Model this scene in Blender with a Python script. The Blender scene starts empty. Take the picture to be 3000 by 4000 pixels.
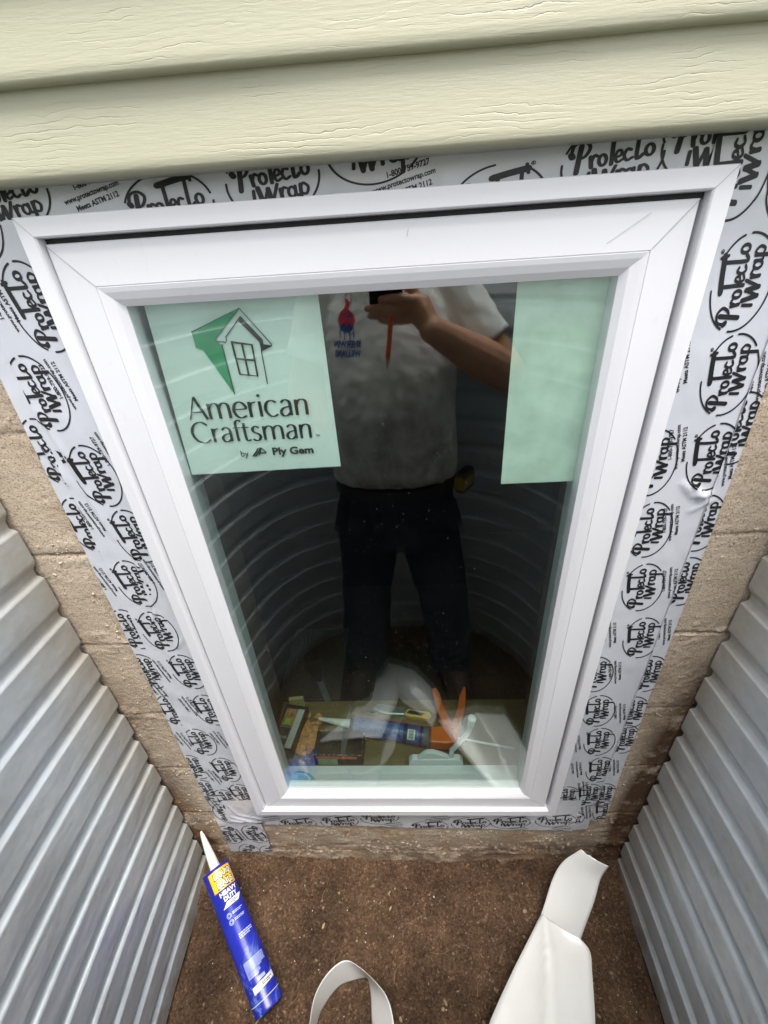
import bpy, bmesh, math, random
from math import sin, cos, pi, radians, sqrt, exp, tanh, atan2
from mathutils import Vector, Matrix, noise
from mathutils.bvhtree import BVHTree

C = bpy.context.scene.collection
scene = bpy.context.scene
random.seed(7)

# ------------------------------------------------------------------ camera
CAM = Vector((0.03509643, -0.52669591, 1.16808305))
RX = Vector((0.99794885, 0.02750352, -0.05780702))      # camera right
RU = Vector((0.03555461, 0.51279567, 0.85777414))       # camera up
RF = -Vector((0.053235, -0.85807002, 0.51076597))       # camera forward
cd = bpy.data.cameras.new('camera')
cam = bpy.data.objects.new('camera', cd)
C.objects.link(cam)
m = Matrix.Identity(4)
for i in range(3):
    m[i][0] = RX[i]; m[i][1] = RU[i]; m[i][2] = -RF[i]; m[i][3] = CAM[i]
cam.matrix_world = m
cd.sensor_fit = 'VERTICAL'
cd.sensor_height = 24.0
cd.lens = 1700.0 / 4000.0 * 24.0
cd.clip_start = 0.01
cd.clip_end = 400
scene.camera = cam

# ------------------------------------------------------------------ world, sun, exposure
SUN_EL, SUN_AZ = radians(74), radians(150)              # azimuth clockwise from +Y
w = bpy.data.worlds.new("World")
scene.world = w
w.use_nodes = True
nt = w.node_tree
bg = nt.nodes['Background']
sky = nt.nodes.new('ShaderNodeTexSky')
sky.sky_type = 'NISHITA'
sky.sun_disc = False
sky.sun_elevation = SUN_EL
sky.sun_rotation = SUN_AZ
sky.dust_density = 4.0
sky.air_density = 1.2
hs = nt.nodes.new('ShaderNodeHueSaturation')            # overcast: the blue of a clear sky toned down
hs.inputs['Saturation'].default_value = 0.22
nt.links.new(sky.outputs[0], hs.inputs['Color'])
nt.links.new(hs.outputs[0], bg.inputs['Color'])
bg.inputs['Strength'].default_value = 0.13
sl = bpy.data.lights.new('sun', 'SUN')
sl.energy = 2.1
sl.angle = radians(32)
sl.color = (1.0, 0.97, 0.93)
so = bpy.data.objects.new('sun', sl)
C.objects.link(so)
sd = Vector((sin(SUN_AZ) * cos(SUN_EL), cos(SUN_AZ) * cos(SUN_EL), sin(SUN_EL)))
so.rotation_euler = sd.to_track_quat('Z', 'Y').to_euler()
so.location = sd * 6
vs = scene.view_settings
vs.view_transform = 'Standard'
vs.look = 'None'
vs.exposure = 1.28
vs.gamma = 1.0
scene.cycles.max_bounces = 12
scene.cycles.transparent_max_bounces = 24

# ------------------------------------------------------------------ helpers
class NG:
    """small wrapper to write node graphs"""
    def __init__(s, name):
        s.m = bpy.data.materials.new(name); s.m.use_nodes = True
        s.t = s.m.node_tree; s.p = s.t.nodes['Principled BSDF']; s.out = s.t.nodes['Material Output']
        s.co = s.n('ShaderNodeTexCoord').outputs['Object']
    def n(s, ty, **kw):
        nd = s.t.nodes.new(ty)
        for k, v in kw.items(): setattr(nd, k, v)
        return nd
    def l(s, a, b): s.t.links.new(a, b)
    def set(s, nd, key, v):
        if hasattr(v, 'is_output') or isinstance(v, bpy.types.NodeSocket): s.l(v, nd.inputs[key])
        else: nd.inputs[key].default_value = v
    def map(s, scale=(1, 1, 1), rot=(0, 0, 0), src=None):
        q = s.n('ShaderNodeMapping'); s.l(src or s.co, q.inputs['Vector'])
        q.inputs['Scale'].default_value = scale; q.inputs['Rotation'].default_value = rot
        return q.outputs[0]
    def noise(s, scale, detail=4, rough=0.55, vec=None, dist=0.0):
        q = s.n('ShaderNodeTexNoise'); s.l(vec or s.co, q.inputs['Vector'])
        q.inputs['Scale'].default_value = scale; q.inputs['Detail'].default_value = detail
        q.inputs['Roughness'].default_value = rough; q.inputs['Distortion'].default_value = dist
        return q.outputs['Fac']
    def voro(s, scale, vec=None, feature='F1'):
        q = s.n('ShaderNodeTexVoronoi', feature=feature); s.l(vec or s.co, q.inputs['Vector'])
        q.inputs['Scale'].default_value = scale
        return q.outputs['Distance']
    def ramp(s, fac, stops, interp='LINEAR'):
        q = s.n('ShaderNodeValToRGB'); s.l(fac, q.inputs[0]); q.color_ramp.interpolation = interp
        e = q.color_ramp.elements
        while len(e) < len(stops): e.new(0.5)
        for el, (p, c) in zip(e, stops):
            el.position = p
            el.color = (c, c, c, 1) if isinstance(c, (int, float)) else (*c, 1)
        return q.outputs[0]
    def mix(s, fac, a, b, mode='MIX'):
        q = s.n('ShaderNodeMix', data_type='RGBA', blend_type=mode)
        for key, v in ((0, fac), (6, a), (7, b)):
            if isinstance(v, bpy.types.NodeSocket): s.l(v, q.inputs[key])
            elif key == 0: q.inputs[0].default_value = v
            else: q.inputs[key].default_value = (*v, 1)
        return q.outputs[2]
    def math(s, op, a, b=0.0, clamp=False):
        q = s.n('ShaderNodeMath', operation=op, use_clamp=clamp)
        for key, v in ((0, a), (1, b)):
            if isinstance(v, bpy.types.NodeSocket): s.l(v, q.inputs[key])
            else: q.inputs[key].default_value = v
        return q.outputs[0]
    def bump(s, h, strength=0.3, dist=0.002, prev=None):
        q = s.n('ShaderNodeBump'); s.l(h, q.inputs['Height'])
        q.inputs['Strength'].default_value = strength; q.inputs['Distance'].default_value = dist
        if prev: s.l(prev, q.inputs['Normal'])
        s.l(q.outputs[0], s.p.inputs['Normal'])
        return q.outputs[0]
    def base(s, col, rough=0.5, metal=0.0, spec=0.5):
        if isinstance(col, bpy.types.NodeSocket): s.l(col, s.p.inputs['Base Color'])
        else: s.p.inputs['Base Color'].default_value = (*col, 1)
        if isinstance(rough, bpy.types.NodeSocket): s.l(rough, s.p.inputs['Roughness'])
        else: s.p.inputs['Roughness'].default_value = rough
        s.p.inputs['Metallic'].default_value = metal
        s.p.inputs['Specular IOR Level'].default_value = spec
        return s

def plain(name, col, rough=0.5, metal=0.0, spec=0.5, var=0.12, vs_=30, bump=0.0, bs=200):
    g = NG(name)
    lo = tuple(c * (1 - var) for c in col); hi = tuple(min(1, c * (1 + var)) for c in col)
    g.base(g.ramp(g.noise(vs_, 5), [(0.3, lo), (0.7, hi)]), rough, metal, spec)
    if bump: g.bump(g.noise(bs, 4), bump, 0.001)
    return g.m

class MB:
    """collects verts and faces, then links them as ONE mesh object"""
    def __init__(s): s.v = []; s.f = []; s.mi = []
    def add(s, vs, fs, mi=0):
        o = len(s.v); s.v += [tuple(q) for q in vs]; s.f += [tuple(i + o for i in f) for f in fs]; s.mi += [mi] * len(fs)
        return s
    def grid(s, fn, nu, nv, mi=0):
        vs = [fn(i / nu, j / nv) for j in range(nv + 1) for i in range(nu + 1)]
        fs = [(j * (nu + 1) + i, j * (nu + 1) + i + 1, (j + 1) * (nu + 1) + i + 1, (j + 1) * (nu + 1) + i) for j in range(nv) for i in range(nu)]
        return s.add(vs, fs, mi)
    def box(s, a, b, mi=0, M=None):
        x0, y0, z0 = a; x1, y1, z1 = b
        vs = [Vector(q) for q in ((x0,y0,z0),(x1,y0,z0),(x1,y1,z0),(x0,y1,z0),(x0,y0,z1),(x1,y0,z1),(x1,y1,z1),(x0,y1,z1))]
        if M: vs = [M @ q for q in vs]
        return s.add(vs, [(0,3,2,1),(4,5,6,7),(0,1,5,4),(1,2,6,5),(2,3,7,6),(3,0,4,7)], mi)
    def prism(s, poly, z0, z1, M=None, mi=0):
        n = len(poly)
        vs = [Vector((x, y, z0)) for x, y in poly] + [Vector((x, y, z1)) for x, y in poly]
        if M: vs = [M @ q for q in vs]
        fs = [tuple(range(n))[::-1], tuple(range(n, 2 * n))] + [(i, (i + 1) % n, n + (i + 1) % n, n + i) for i in range(n)]
        return s.add(vs, fs, mi)
    def rings(s, rings, cap0=True, cap1=True, closed=True, mi=0):
        n = len(rings[0]); vs = [q for r in rings for q in r]; fs = []
        for j in range(len(rings) - 1):
            for i in range(n if closed else n - 1):
                k = (i + 1) % n
                fs.append((j * n + i, j * n + k, (j + 1) * n + k, (j + 1) * n + i))
        if cap0: fs.append(tuple(range(n))[::-1])
        if cap1: fs.append(tuple((len(rings) - 1) * n + i for i in range(n)))
        return s.add(vs, fs, mi)
    def lathe(s, p0, p1, prof, n=32, cap0=True, cap1=True, mi=0):
        """prof: (fraction or distance along the axis p0->p1 in metres, radius)"""
        p0 = Vector(p0); d = (Vector(p1) - p0).normalized()
        a = d.orthogonal().normalized(); b = d.cross(a)
        return s.rings([[p0 + d * t + (a * cos(2*pi*i/n) + b * sin(2*pi*i/n)) * r for i in range(n)] for t, r in prof], cap0, cap1, mi=mi)
    def capsule(s, p0, r0, p1, r1, n=14, k=5):
        p0, p1 = Vector(p0), Vector(p1); L = (p1 - p0).length
        pr = [(-r0 * cos(pi/2*i/k), max(r0 * sin(pi/2*i/k), 1e-4)) for i in range(k)] + [(0, r0), (L, r1)] + [(L + r1 * sin(pi/2*i/k), max(r1 * cos(pi/2*i/k), 1e-4)) for i in range(1, k + 1)]
        return s.lathe(p0, p1, pr, n)
    def ell(s, c, r, M=None, n=20, k=12):
        c = Vector(c); rg = []
        for j in range(k + 1):
            t = -pi/2 + pi * j / k; q = max(cos(t), 1e-3)
            rg.append([c + (M @ Vector((r[0]*q*cos(2*pi*i/n), r[1]*q*sin(2*pi*i/n), r[2]*sin(t))) if M else Vector((r[0]*q*cos(2*pi*i/n), r[1]*q*sin(2*pi*i/n), r[2]*sin(t)))) for i in range(n)])
        return s.rings(rg)
    def build(s, name, mats, parent=None, smooth=False, bevel=0.0, auto=None):
        me = bpy.data.meshes.new(name)
        me.from_pydata(s.v, [], s.f)
        if not isinstance(mats, (list, tuple)): mats = [mats]
        for q in mats: me.materials.append(q)
        if any(s.mi): me.polygons.foreach_set('material_index', s.mi)
        me.validate(); 
        bm = bmesh.new(); bm.from_mesh(me); bmesh.ops.recalc_face_normals(bm, faces=bm.faces); bm.to_mesh(me); bm.free()
        me.update()
        if smooth: me.shade_smooth()
        if auto is not None: me.set_sharp_from_angle(angle=radians(auto))
        o = bpy.data.objects.new(name, me); C.objects.link(o)
        if bevel:
            b = o.modifiers.new('bevel', 'BEVEL'); b.width = bevel; b.segments = 2; b.limit_method = 'ANGLE'; b.angle_limit = radians(40)
        if parent: o.parent = parent
        return o

def tag(o, label=None, cat=None, group=None, kind=None):
    if label: o['label'] = label
    if cat: o['category'] = cat
    if group: o['group'] = group
    if kind: o['kind'] = kind
    return o
def thing(name, label, cat, group=None, loc=None):
    o = bpy.data.objects.new(name, None); C.objects.link(o); o.empty_display_size = 0.05
    return tag(o, label, cat, group)
def remeshed(name, mb, mat_, parent=None, voxel=0.006, smooth=6, fn=None):
    me = bpy.data.meshes.new(name); me.from_pydata(mb.v, [], mb.f)
    bm = bmesh.new(); bm.from_mesh(me); bmesh.ops.recalc_face_normals(bm, faces=bm.faces); bm.to_mesh(me); bm.free()
    o = bpy.data.objects.new(name, me); C.objects.link(o)
    r = o.modifiers.new('r', 'REMESH'); r.mode = 'VOXEL'; r.voxel_size = voxel
    q = o.modifiers.new('s', 'SMOOTH'); q.iterations = smooth; q.factor = 0.5
    dg = bpy.context.evaluated_depsgraph_get(); dg.update()
    nm = bpy.data.meshes.new_from_object(o.evaluated_get(dg))
    bpy.data.objects.remove(o); bpy.data.meshes.remove(me)
    nm.name = name; nm.materials.clear(); nm.materials.append(mat_)
    if fn:
        for v, nr in [(v, v.normal.copy()) for v in nm.vertices]: v.co = fn(v.co.copy(), nr)
    nm.shade_smooth(); nm.update()
    o = bpy.data.objects.new(name, nm); C.objects.link(o)
    if parent: o.parent = parent
    return o

def fbm(x, y, z, oct=4, lac=2.0, gain=0.5):
    a, s = 1.0, 0.0
    for _ in range(oct):
        s += a * noise.noise((x, y, z)); x *= lac; y *= lac; z *= lac; a *= gain
    return s

# ------------------------------------------------------------------ lettering (flat shapes; lists of 2-D polygons)
def catmull(pts, seg=8, closed=False):
    if len(pts) < 3: return [Vector(p) for p in pts]
    P = [Vector(p) for p in pts]; out = []
    n = len(P)
    rng = range(n) if closed else range(n - 1)
    for i in rng:
        p0 = P[(i - 1) % n] if closed or i > 0 else P[0] * 2 - P[1]
        p1 = P[i]; p2 = P[(i + 1) % n]
        p3 = P[(i + 2) % n] if closed or i + 2 < n else P[-1] * 2 - P[-2]
        for k in range(seg):
            t = k / seg
            out.append(0.5 * ((2 * p1) + (p2 - p0) * t + (2 * p0 - 5 * p1 + 4 * p2 - p3) * t * t + (3 * p1 - p0 - 3 * p2 + p3) * t ** 3))
    out.append(P[0].copy() if closed else P[-1].copy())
    return out
def stroke(pts, wmax, wmin=None, seg=6, smooth=True, closed=False):
    """quads along a pen stroke; wide on verticals, thin on horizontals when wmin is given"""
    p = catmull(pts, seg, closed) if smooth else [Vector(q) for q in pts]
    if not smooth:
        q = []
        for a, b in zip(p[:-1], p[1:]):
            n = max(1, int((b - a).length / 0.08)); q += [a.lerp(b, i / n) for i in range(n)]
        p = q + [p[-1]]
    L, R = [], []
    for i, a in enumerate(p):
        d = (p[min(i + 1, len(p) - 1)] - p[max(i - 1, 0)])
        if closed and i in (0, len(p) - 1): d = p[1] - p[-2]
        d = d.normalized() if d.length > 1e-9 else Vector((1, 0))
        wd = wmax if wmin is None else wmin + (wmax - wmin) * abs(d.y) ** 1.3
        nn = Vector((-d.y, d.x)) * wd / 2
        L.append(a + nn); R.append(a - nn)
    polys = [[L[i], L[i + 1], R[i + 1], R[i]] for i in range(len(p) - 1)]
    if wmin is None and not closed:
        for a in (p[0], p[-1]):
            polys.append([a + Vector((cos(t * pi / 4), sin(t * pi / 4))) * wmax / 2 for t in range(8)])
    return polys
STROKE = stroke
def circ(cx, cy, rx, ry, n=10): return [(cx + rx * cos(2*pi*i/n), cy + ry * sin(2*pi*i/n)) for i in range(n)]

def script_logo():
    S = []
    stroke = lambda p, w, **k: STROKE(p, w * (1.24 if w > .025 else 1.35), **k)
    b = 0.040
    S += stroke([(.125,.70),(.10,.52),(.075,.33)], .05)
    S += stroke([(.015,.60),(.05,.72),(.15,.75),(.215,.66),(.17,.55),(.10,.52)], .034)
    S += stroke([(.015,.60),(.03,.56)], .06)
    S += stroke([(.225,.52),(.235,.37)], b); S += stroke([(.235,.45),(.265,.53),(.30,.51)], .032)
    S += stroke(circ(.355,.445,.040,.075), .034, closed=True)
    S += stroke([(.465,.74),(.45,.36)], b)
    S += stroke([(.41,.775),(.60,.80),(.80,.815)], .078); S += stroke([(.79,.88),(.805,.75)], .034)
    S += stroke([(.495,.44),(.555,.47),(.55,.525),(.515,.53),(.49,.45),(.515,.375),(.57,.40)], .030)
    S += stroke([(.655,.51),(.615,.53),(.585,.45),(.615,.375),(.67,.40)], .032)
    S += stroke([(.735,.79),(.715,.42),(.74,.375),(.785,.42)], .038)
    S += stroke(circ(.85,.46,.042,.075), .034, closed=True)
    S += stroke([(.215,.30),(.20,.12)], .035)
    S += stroke([(.27,.33),(.305,.06)], .05); S += stroke([(.305,.06),(.385,.29)], .034)
    S += stroke([(.385,.29),(.405,.06)], .05); S += stroke([(.405,.06),(.50,.33)], .034)
    S += stroke([(.525,.25),(.53,.10)], b); S += stroke([(.53,.17),(.56,.26),(.60,.245)], .032)
    S += stroke(circ(.655,.175,.042,.072), .032, closed=True); S += stroke([(.70,.25),(.70,.13),(.735,.11)], .034)
    S += stroke([(.765,.26),(.755,.10),(.745,-.07)], .038); S += stroke([(.765,.22),(.80,.27),(.85,.20),(.82,.11),(.765,.13)], .030)
    S = [[Vector((p[0], .41 + (p[1] - .41) * .90)) for p in q] for q in S]
    e = lambda a0, a1, n: [(.46 + .545 * cos(radians(a0 + (a1 - a0) * i / n)), .40 + .50 * sin(radians(a0 + (a1 - a0) * i / n))) for i in range(n + 1)]
    S += stroke(e(50, 12, 6), .020); S += stroke(e(0, -48, 7), .020); S += stroke(e(-60, -188, 14), .020); S += stroke(e(-205, -268, 8), .020)
    S += stroke(circ(.86,.83,.022,.022, 8), .007, closed=True); S += stroke([(.853,.82),(.853,.84),(.865,.838),(.855,.83),(.868,.82)], .006)
    return [[Vector((p[0] - .46, (p[1] - .42) * .70)) for p in q] for q in S]

GLY = {
 'A': (.74, [[(0,0),(.35,1.0)],[(.35,1.0),(.72,0)],[(.14,.33),(.58,.33)]], 'sss'),
 'm': (.98, [[(.06,.68),(.06,0)],[(.06,.46),(.16,.62),(.30,.68),(.42,.62),(.46,.48),(.46,0)],[(.46,.46),(.56,.62),(.70,.68),(.83,.62),(.87,.48),(.87,0)]], 'scc'),
 'e': (.56, [[(.03,.37),(.50,.39),(.46,.58),(.30,.69),(.11,.61),(.02,.34),(.10,.09),(.28,-.01),(.50,.08)]], 'c'),
 'r': (.36, [[(.06,.68),(.06,0)],[(.06,.42),(.14,.60),(.32,.66)]], 'sc'),
 'i': (.18, [[(.06,.68),(.06,0)],[(.06,.98),(.06,.87)]], 'ss'),
 'c': (.54, [[(.48,.60),(.30,.69),(.11,.61),(.02,.34),(.12,.08),(.30,-.01),(.50,.08)]], 'c'),
 'a': (.54, [[(.06,.58),(.22,.69),(.38,.63),(.42,.46),(.42,0)],[(.42,.40),(.16,.34),(.03,.18),(.10,.01),(.26,0),(.42,.14)]], 'cc'),
 'n': (.56, [[(.06,.68),(.06,0)],[(.06,.44),(.16,.62),(.30,.68),(.43,.62),(.46,.48),(.46,0)]], 'sc'),
 'C': (.84, [[(.78,.84),(.52,1.01),(.18,.88),(.02,.50),(.18,.11),(.52,-.02),(.80,.14)]], 'c'),
 'f': (.30, [[(.38,.96),(.24,1.02),(.13,.90),(.12,.60),(.12,0)],[(-.02,.66),(.30,.66)]], 'cs'),
 't': (.36, [[(.12,.88),(.12,.16),(.20,0),(.34,.05)],[(-.02,.66),(.32,.66)]], 'cs'),
 's': (.44, [[(.36,.61),(.20,.69),(.06,.58),(.10,.42),(.28,.32),(.37,.18),(.28,.02),(.14,-.01),(.01,.07)]], 'c'),
}
def penned(text, width, height, wmax=.125, wmin=.05):
    x, S = 0.0, []
    for ch in text:
        adv, strokes, kinds = GLY[ch]
        for st, k in zip(strokes, kinds):
            wm = wmin if ch == 'A' and st[0] == (0, 0) else wmax
            S += [[Vector((p.x + x, p.y)) for p in q] for q in stroke(st, wm, wmin, seg=5, smooth=(k == 'c'))]
        x += adv + .06
    k = width / x
    return [[Vector((p.x * k, p.y * height)) for p in q] for q in S]

_tc = {}
def typed(text, bold=0.0, align='CENTER'):
    """polygons of a line set in the default sans face; cap height is about 0.7, centred"""
    key = (text, bold, align)
    if key in _tc: return _tc[key]
    cu = bpy.data.curves.new('lettering', 'FONT'); cu.body = text; cu.align_x = align; cu.offset = bold; cu.resolution_u = 3
    o = bpy.data.objects.new('lettering', cu); C.objects.link(o)
    dg = bpy.context.evaluated_depsgraph_get(); dg.update()
    me = bpy.data.meshes.new_from_object(o.evaluated_get(dg))
    out = [[Vector(me.vertices[i].co[:2]) for i in p.vertices] for p in me.polygons]
    bpy.data.objects.remove(o); bpy.data.meshes.remove(me)
    _tc[key] = out
    return out
def xf(polys, s, rot=0.0, off=(0, 0), sy=None, sx=None):
    c, n = cos(rot), sin(rot); out = []
    for q in polys:
        r = []
        for p in q:
            x, y = p[0] * (sx or s), p[1] * (sy or s)
            r.append(Vector((x * c - y * n + off[0], x * n + y * c + off[1])))
        out.append(r)
    return out
def clip(poly, region):
    """clip a polygon to a convex counter-clockwise region"""
    out = [Vector(p[:2]) for p in poly]
    for i in range(len(region)):
        a = Vector(region[i][:2]); b = Vector(region[(i + 1) % len(region)][:2]); e = b - a
        inp, out = out, []
        if not inp: return []
        ins = lambda p: e.x * (p.y - a.y) - e.y * (p.x - a.x) >= 0
        for j, p in enumerate(inp):
            q = inp[j - 1]
            if ins(p) != ins(q):
                d = p - q; den = e.x * d.y - e.y * d.x
                if abs(den) > 1e-12:
                    t = (e.y * (q.x - a.x) - e.x * (q.y - a.y)) / den
                    out.append(q + d * t)
            if ins(p): out.append(p)
    return out if len(out) >= 3 else []
def emit(mb, polys, fn, mi=0):
    for q in polys:
        if len(q) >= 3: mb.add([fn(p) for p in q], [tuple(range(len(q)))], mi)

# ------------------------------------------------------------------ materials
def m_soil():
    g = NG('soil'); n1 = g.noise(9, 6, 0.6); n2 = g.noise(120, 6, 0.7); n3 = g.noise(420, 3)
    c = g.ramp(n1, [(0.3, (.052, .030, .019)), (0.5, (.100, .060, .037)), (0.7, (.165, .103, .060))])
    c = g.mix(g.ramp(n2, [(0.35, 0), (0.7, 0.75)]), c, (.215, .135, .078))
    c = g.mix(g.ramp(n2, [(0.20, 0.9), (0.42, 0)]), c, (.030, .017, .011))
    sp = g.ramp(g.voro(70), [(0.10, 1), (0.14, 0)])
    c = g.mix(g.math('MULTIPLY', sp, g.ramp(g.noise(28, 2), [(0.6, 0), (0.62, 0.7)])), c, (.24, .17, .095))
    vq = g.n('ShaderNodeTexVoronoi'); g.l(g.co, vq.inputs['Vector']); vq.inputs['Scale'].default_value = 260
    sv = g.n('ShaderNodeSeparateColor'); g.l(vq.outputs['Color'], sv.inputs[0])
    c = g.mix(0.85, c, g.ramp(sv.outputs[0], [(0.0, .60), (0.55, .98), (0.9, 1.2), (1.0, 2.2)]), 'MULTIPLY')
    big = g.ramp(g.noise(6.5, 5, .65), [(0.36, .70), (0.62, 1.28)])
    c = g.mix(0.9, c, big, 'MULTIPLY')
    c = g.mix(0.6, c, (1.04, 1.02, 1.03), 'MULTIPLY')
    g.base(c, 0.95, 0, 0.15)
    b = g.bump(n3, 0.8, 0.004); g.bump(g.noise(130, 7, 0.75), 1.0, 0.010, b)
    return g.m
def m_block():
    g = NG('concrete_block'); n1 = g.noise(5, 5); n2 = g.noise(45, 6, 0.65); n3 = g.noise(330, 4, 0.7)
    c = g.ramp(n1, [(0.3, (.40, .305, .220)), (0.5, (.57, .465, .350)), (0.72, (.67, .57, .445))])
    c = g.mix(g.ramp(n2, [(0.3, 0), (0.75, 0.6)]), c, (.64, .54, .415))
    c = g.mix(g.ramp(n3, [(0.34, 0.85), (0.50, 0)]), c, (.17, .125, .09))  # shade inside the pits put into the block colour
    # mud splashed on the wall beside the well edges and low down
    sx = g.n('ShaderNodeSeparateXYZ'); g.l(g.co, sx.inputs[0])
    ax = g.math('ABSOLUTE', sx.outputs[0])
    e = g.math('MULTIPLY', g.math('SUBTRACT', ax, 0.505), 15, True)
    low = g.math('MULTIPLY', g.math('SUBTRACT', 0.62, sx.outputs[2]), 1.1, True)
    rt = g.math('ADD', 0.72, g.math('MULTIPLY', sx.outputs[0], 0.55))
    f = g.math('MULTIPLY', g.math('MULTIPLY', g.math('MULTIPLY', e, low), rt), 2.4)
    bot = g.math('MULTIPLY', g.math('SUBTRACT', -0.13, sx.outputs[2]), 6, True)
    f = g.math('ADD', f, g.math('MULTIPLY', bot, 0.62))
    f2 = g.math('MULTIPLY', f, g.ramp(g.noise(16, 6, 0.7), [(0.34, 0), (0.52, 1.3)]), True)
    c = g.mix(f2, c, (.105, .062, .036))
    c = g.mix(g.math('MULTIPLY', g.ramp(g.noise(11, 5, 0.7), [(0.50, 0), (0.66, 0.85)]), low), c, (.34, .215, .115))
    jz = g.math('ABSOLUTE', g.math('SUBTRACT', g.math('FRACT', g.math('DIVIDE', g.math('ADD', sx.outputs[2], 10.000 - .775 + .208 * .5 + 8.8 * 0), .208)), 0.5 + ((10.0 % .208) / .208 - (1 if (10.0 % .208) / .208 > .5 else 0))))
    jl = g.math('MULTIPLY', g.ramp(jz, [(0.0, 1), (0.022, 0)]), g.ramp(g.noise(30, 4, .7), [(0.35, .15), (0.6, .9)]))
    c = g.mix(jl, c, (.13, .095, .07))
    g.base(c, 0.95, 0, 0.15)
    b = g.bump(n3, 0.65, 0.002); g.bump(n2, 0.6, 0.004, b)
    return g.m
def m_siding():
    g = NG('vinyl_siding')
    v = g.map((2.2, 1, 30.0))
    warp = g.n('ShaderNodeTexNoise'); g.l(g.map((9, 1, 20)), warp.inputs['Vector']); warp.inputs['Scale'].default_value = 1.0; warp.inputs['Detail'].default_value = 5; warp.inputs['Roughness'].default_value = 0.65
    va = g.n('ShaderNodeVectorMath', operation='MULTIPLY_ADD'); g.l(warp.outputs['Color'], va.inputs[0]); va.inputs[1].default_value = (0, 0, 0.024); g.l(g.co, va.inputs[2])
    wv = g.n('ShaderNodeTexWave', wave_type='BANDS', bands_direction='Z', wave_profile='SAW'); g.l(va.outputs[0], wv.inputs['Vector'])
    wv.inputs['Scale'].default_value = 58; wv.inputs['Distortion'].default_value = 0.0
    line = g.ramp(wv.outputs['Fac'], [(0.0, 0.0), (0.10, 0.85), (0.55, 1.0), (0.9, 0.9), (1.0, 0.4)])
    brk = g.ramp(g.noise(1, 3, vec=g.map((9, 1, 40))), [(0.50, 1), (0.70, 0)])
    h = g.mix(brk, line, (0.9, 0.9, 0.9))
    fine = g.noise(1, 4, 0.6, vec=g.map((45, 1, 420)))
    c = g.mix(g.ramp(g.noise(3.5, 3), [(0.3, 0), (0.8, 0.5)]), (.405, .392, .290), (.385, .378, .272))
    g.base(c, 0.46, 0, 0.4)
    b = g.bump(h, 0.50, 0.0012); g.bump(fine, 0.45, 0.0008, b)
    return g.m
def m_vinyl():
    g = NG('white_vinyl')
    d = g.ramp(g.noise(1, 6, 0.75, vec=g.map((60, 60, 26))), [(0.60, 0), (0.74, 0.5)])
    sm = g.math('MULTIPLY', g.ramp(g.noise(4, 3), [(0.45, 0), (0.65, 0.5)]), d)
    c = g.mix(sm, (.745, .745, .770), (.40, .38, .35))
    sx = g.n('ShaderNodeSeparateXYZ'); g.l(g.co, sx.inputs[0])
    g.base(c, g.ramp(g.noise(20, 4), [(0.3, .30), (0.7, .42)]), 0, 0.5)
    g.bump(g.noise(60, 3), 0.04, 0.001)
    return g.m
def m_tape():
    g = NG('silver_tape')
    c = g.ramp(g.noise(7, 5), [(0.3, (.62, .64, .69)), (0.7, (.69, .71, .755))])
    c = g.mix(g.ramp(g.noise(35, 6, 0.75), [(0.64, 0), (0.8, 0.35)]), c, (.42, .38, .34))
    g.base(c, 0.27, 0.10, 0.6)
    g.bump(g.noise(1, 4, vec=g.map((55, 55, 18))), 0.10, 0.002)
    return g.m
def m_steel():
    g = NG('galvanised_steel')
    sp = g.ramp(g.voro(70), [(0.1, 0.55), (0.8, 0.70)])
    c = g.mix(0.30, g.ramp(g.noise(6, 5), [(0.25, (.50, .575, .635)), (0.75, (.66, .725, .78))]), sp)
    c = g.mix(g.ramp(g.noise(22, 6, 0.7), [(0.58, 0), (0.76, 0.45)]), c, (.34, .32, .28))
    sx = g.n('ShaderNodeSeparateXYZ'); g.l(g.co, sx.inputs[0])
    dirt = g.math('MULTIPLY', g.math('SUBTRACT', -0.22, sx.outputs[2]), 6, True)
    c = g.mix(g.math('MULTIPLY', dirt, g.ramp(g.noise(14, 6, 0.7), [(0.42, 0), (0.62, 0.8)])), c, (.22, .155, .10))
    scr = g.ramp(g.noise(1, 2, vec=g.map((3, 3, 260), (0.5, 0.3, 0))), [(0.72, 0), (0.75, 0.35)])
    c = g.mix(scr, c, (.68, .70, .72))
    dust = g.math('MULTIPLY', g.math('MULTIPLY', g.math('ADD', sx.outputs[1], 0.13), 7, True), g.ramp(g.noise(18, 5, 0.7), [(0.3, .35), (0.65, .9)]))
    c = g.mix(dust, c, (.46, .43, .36))
    g.base(c, g.math('ADD', g.ramp(g.noise(30, 4), [(0.3, .36), (0.7, .48)]), g.math('MULTIPLY', dust, .25)), 0.42, 0.5)
    g.bump(g.noise(1, 3, vec=g.map((7, 7, 11))), 0.30, 0.02)
    return g.m
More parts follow.
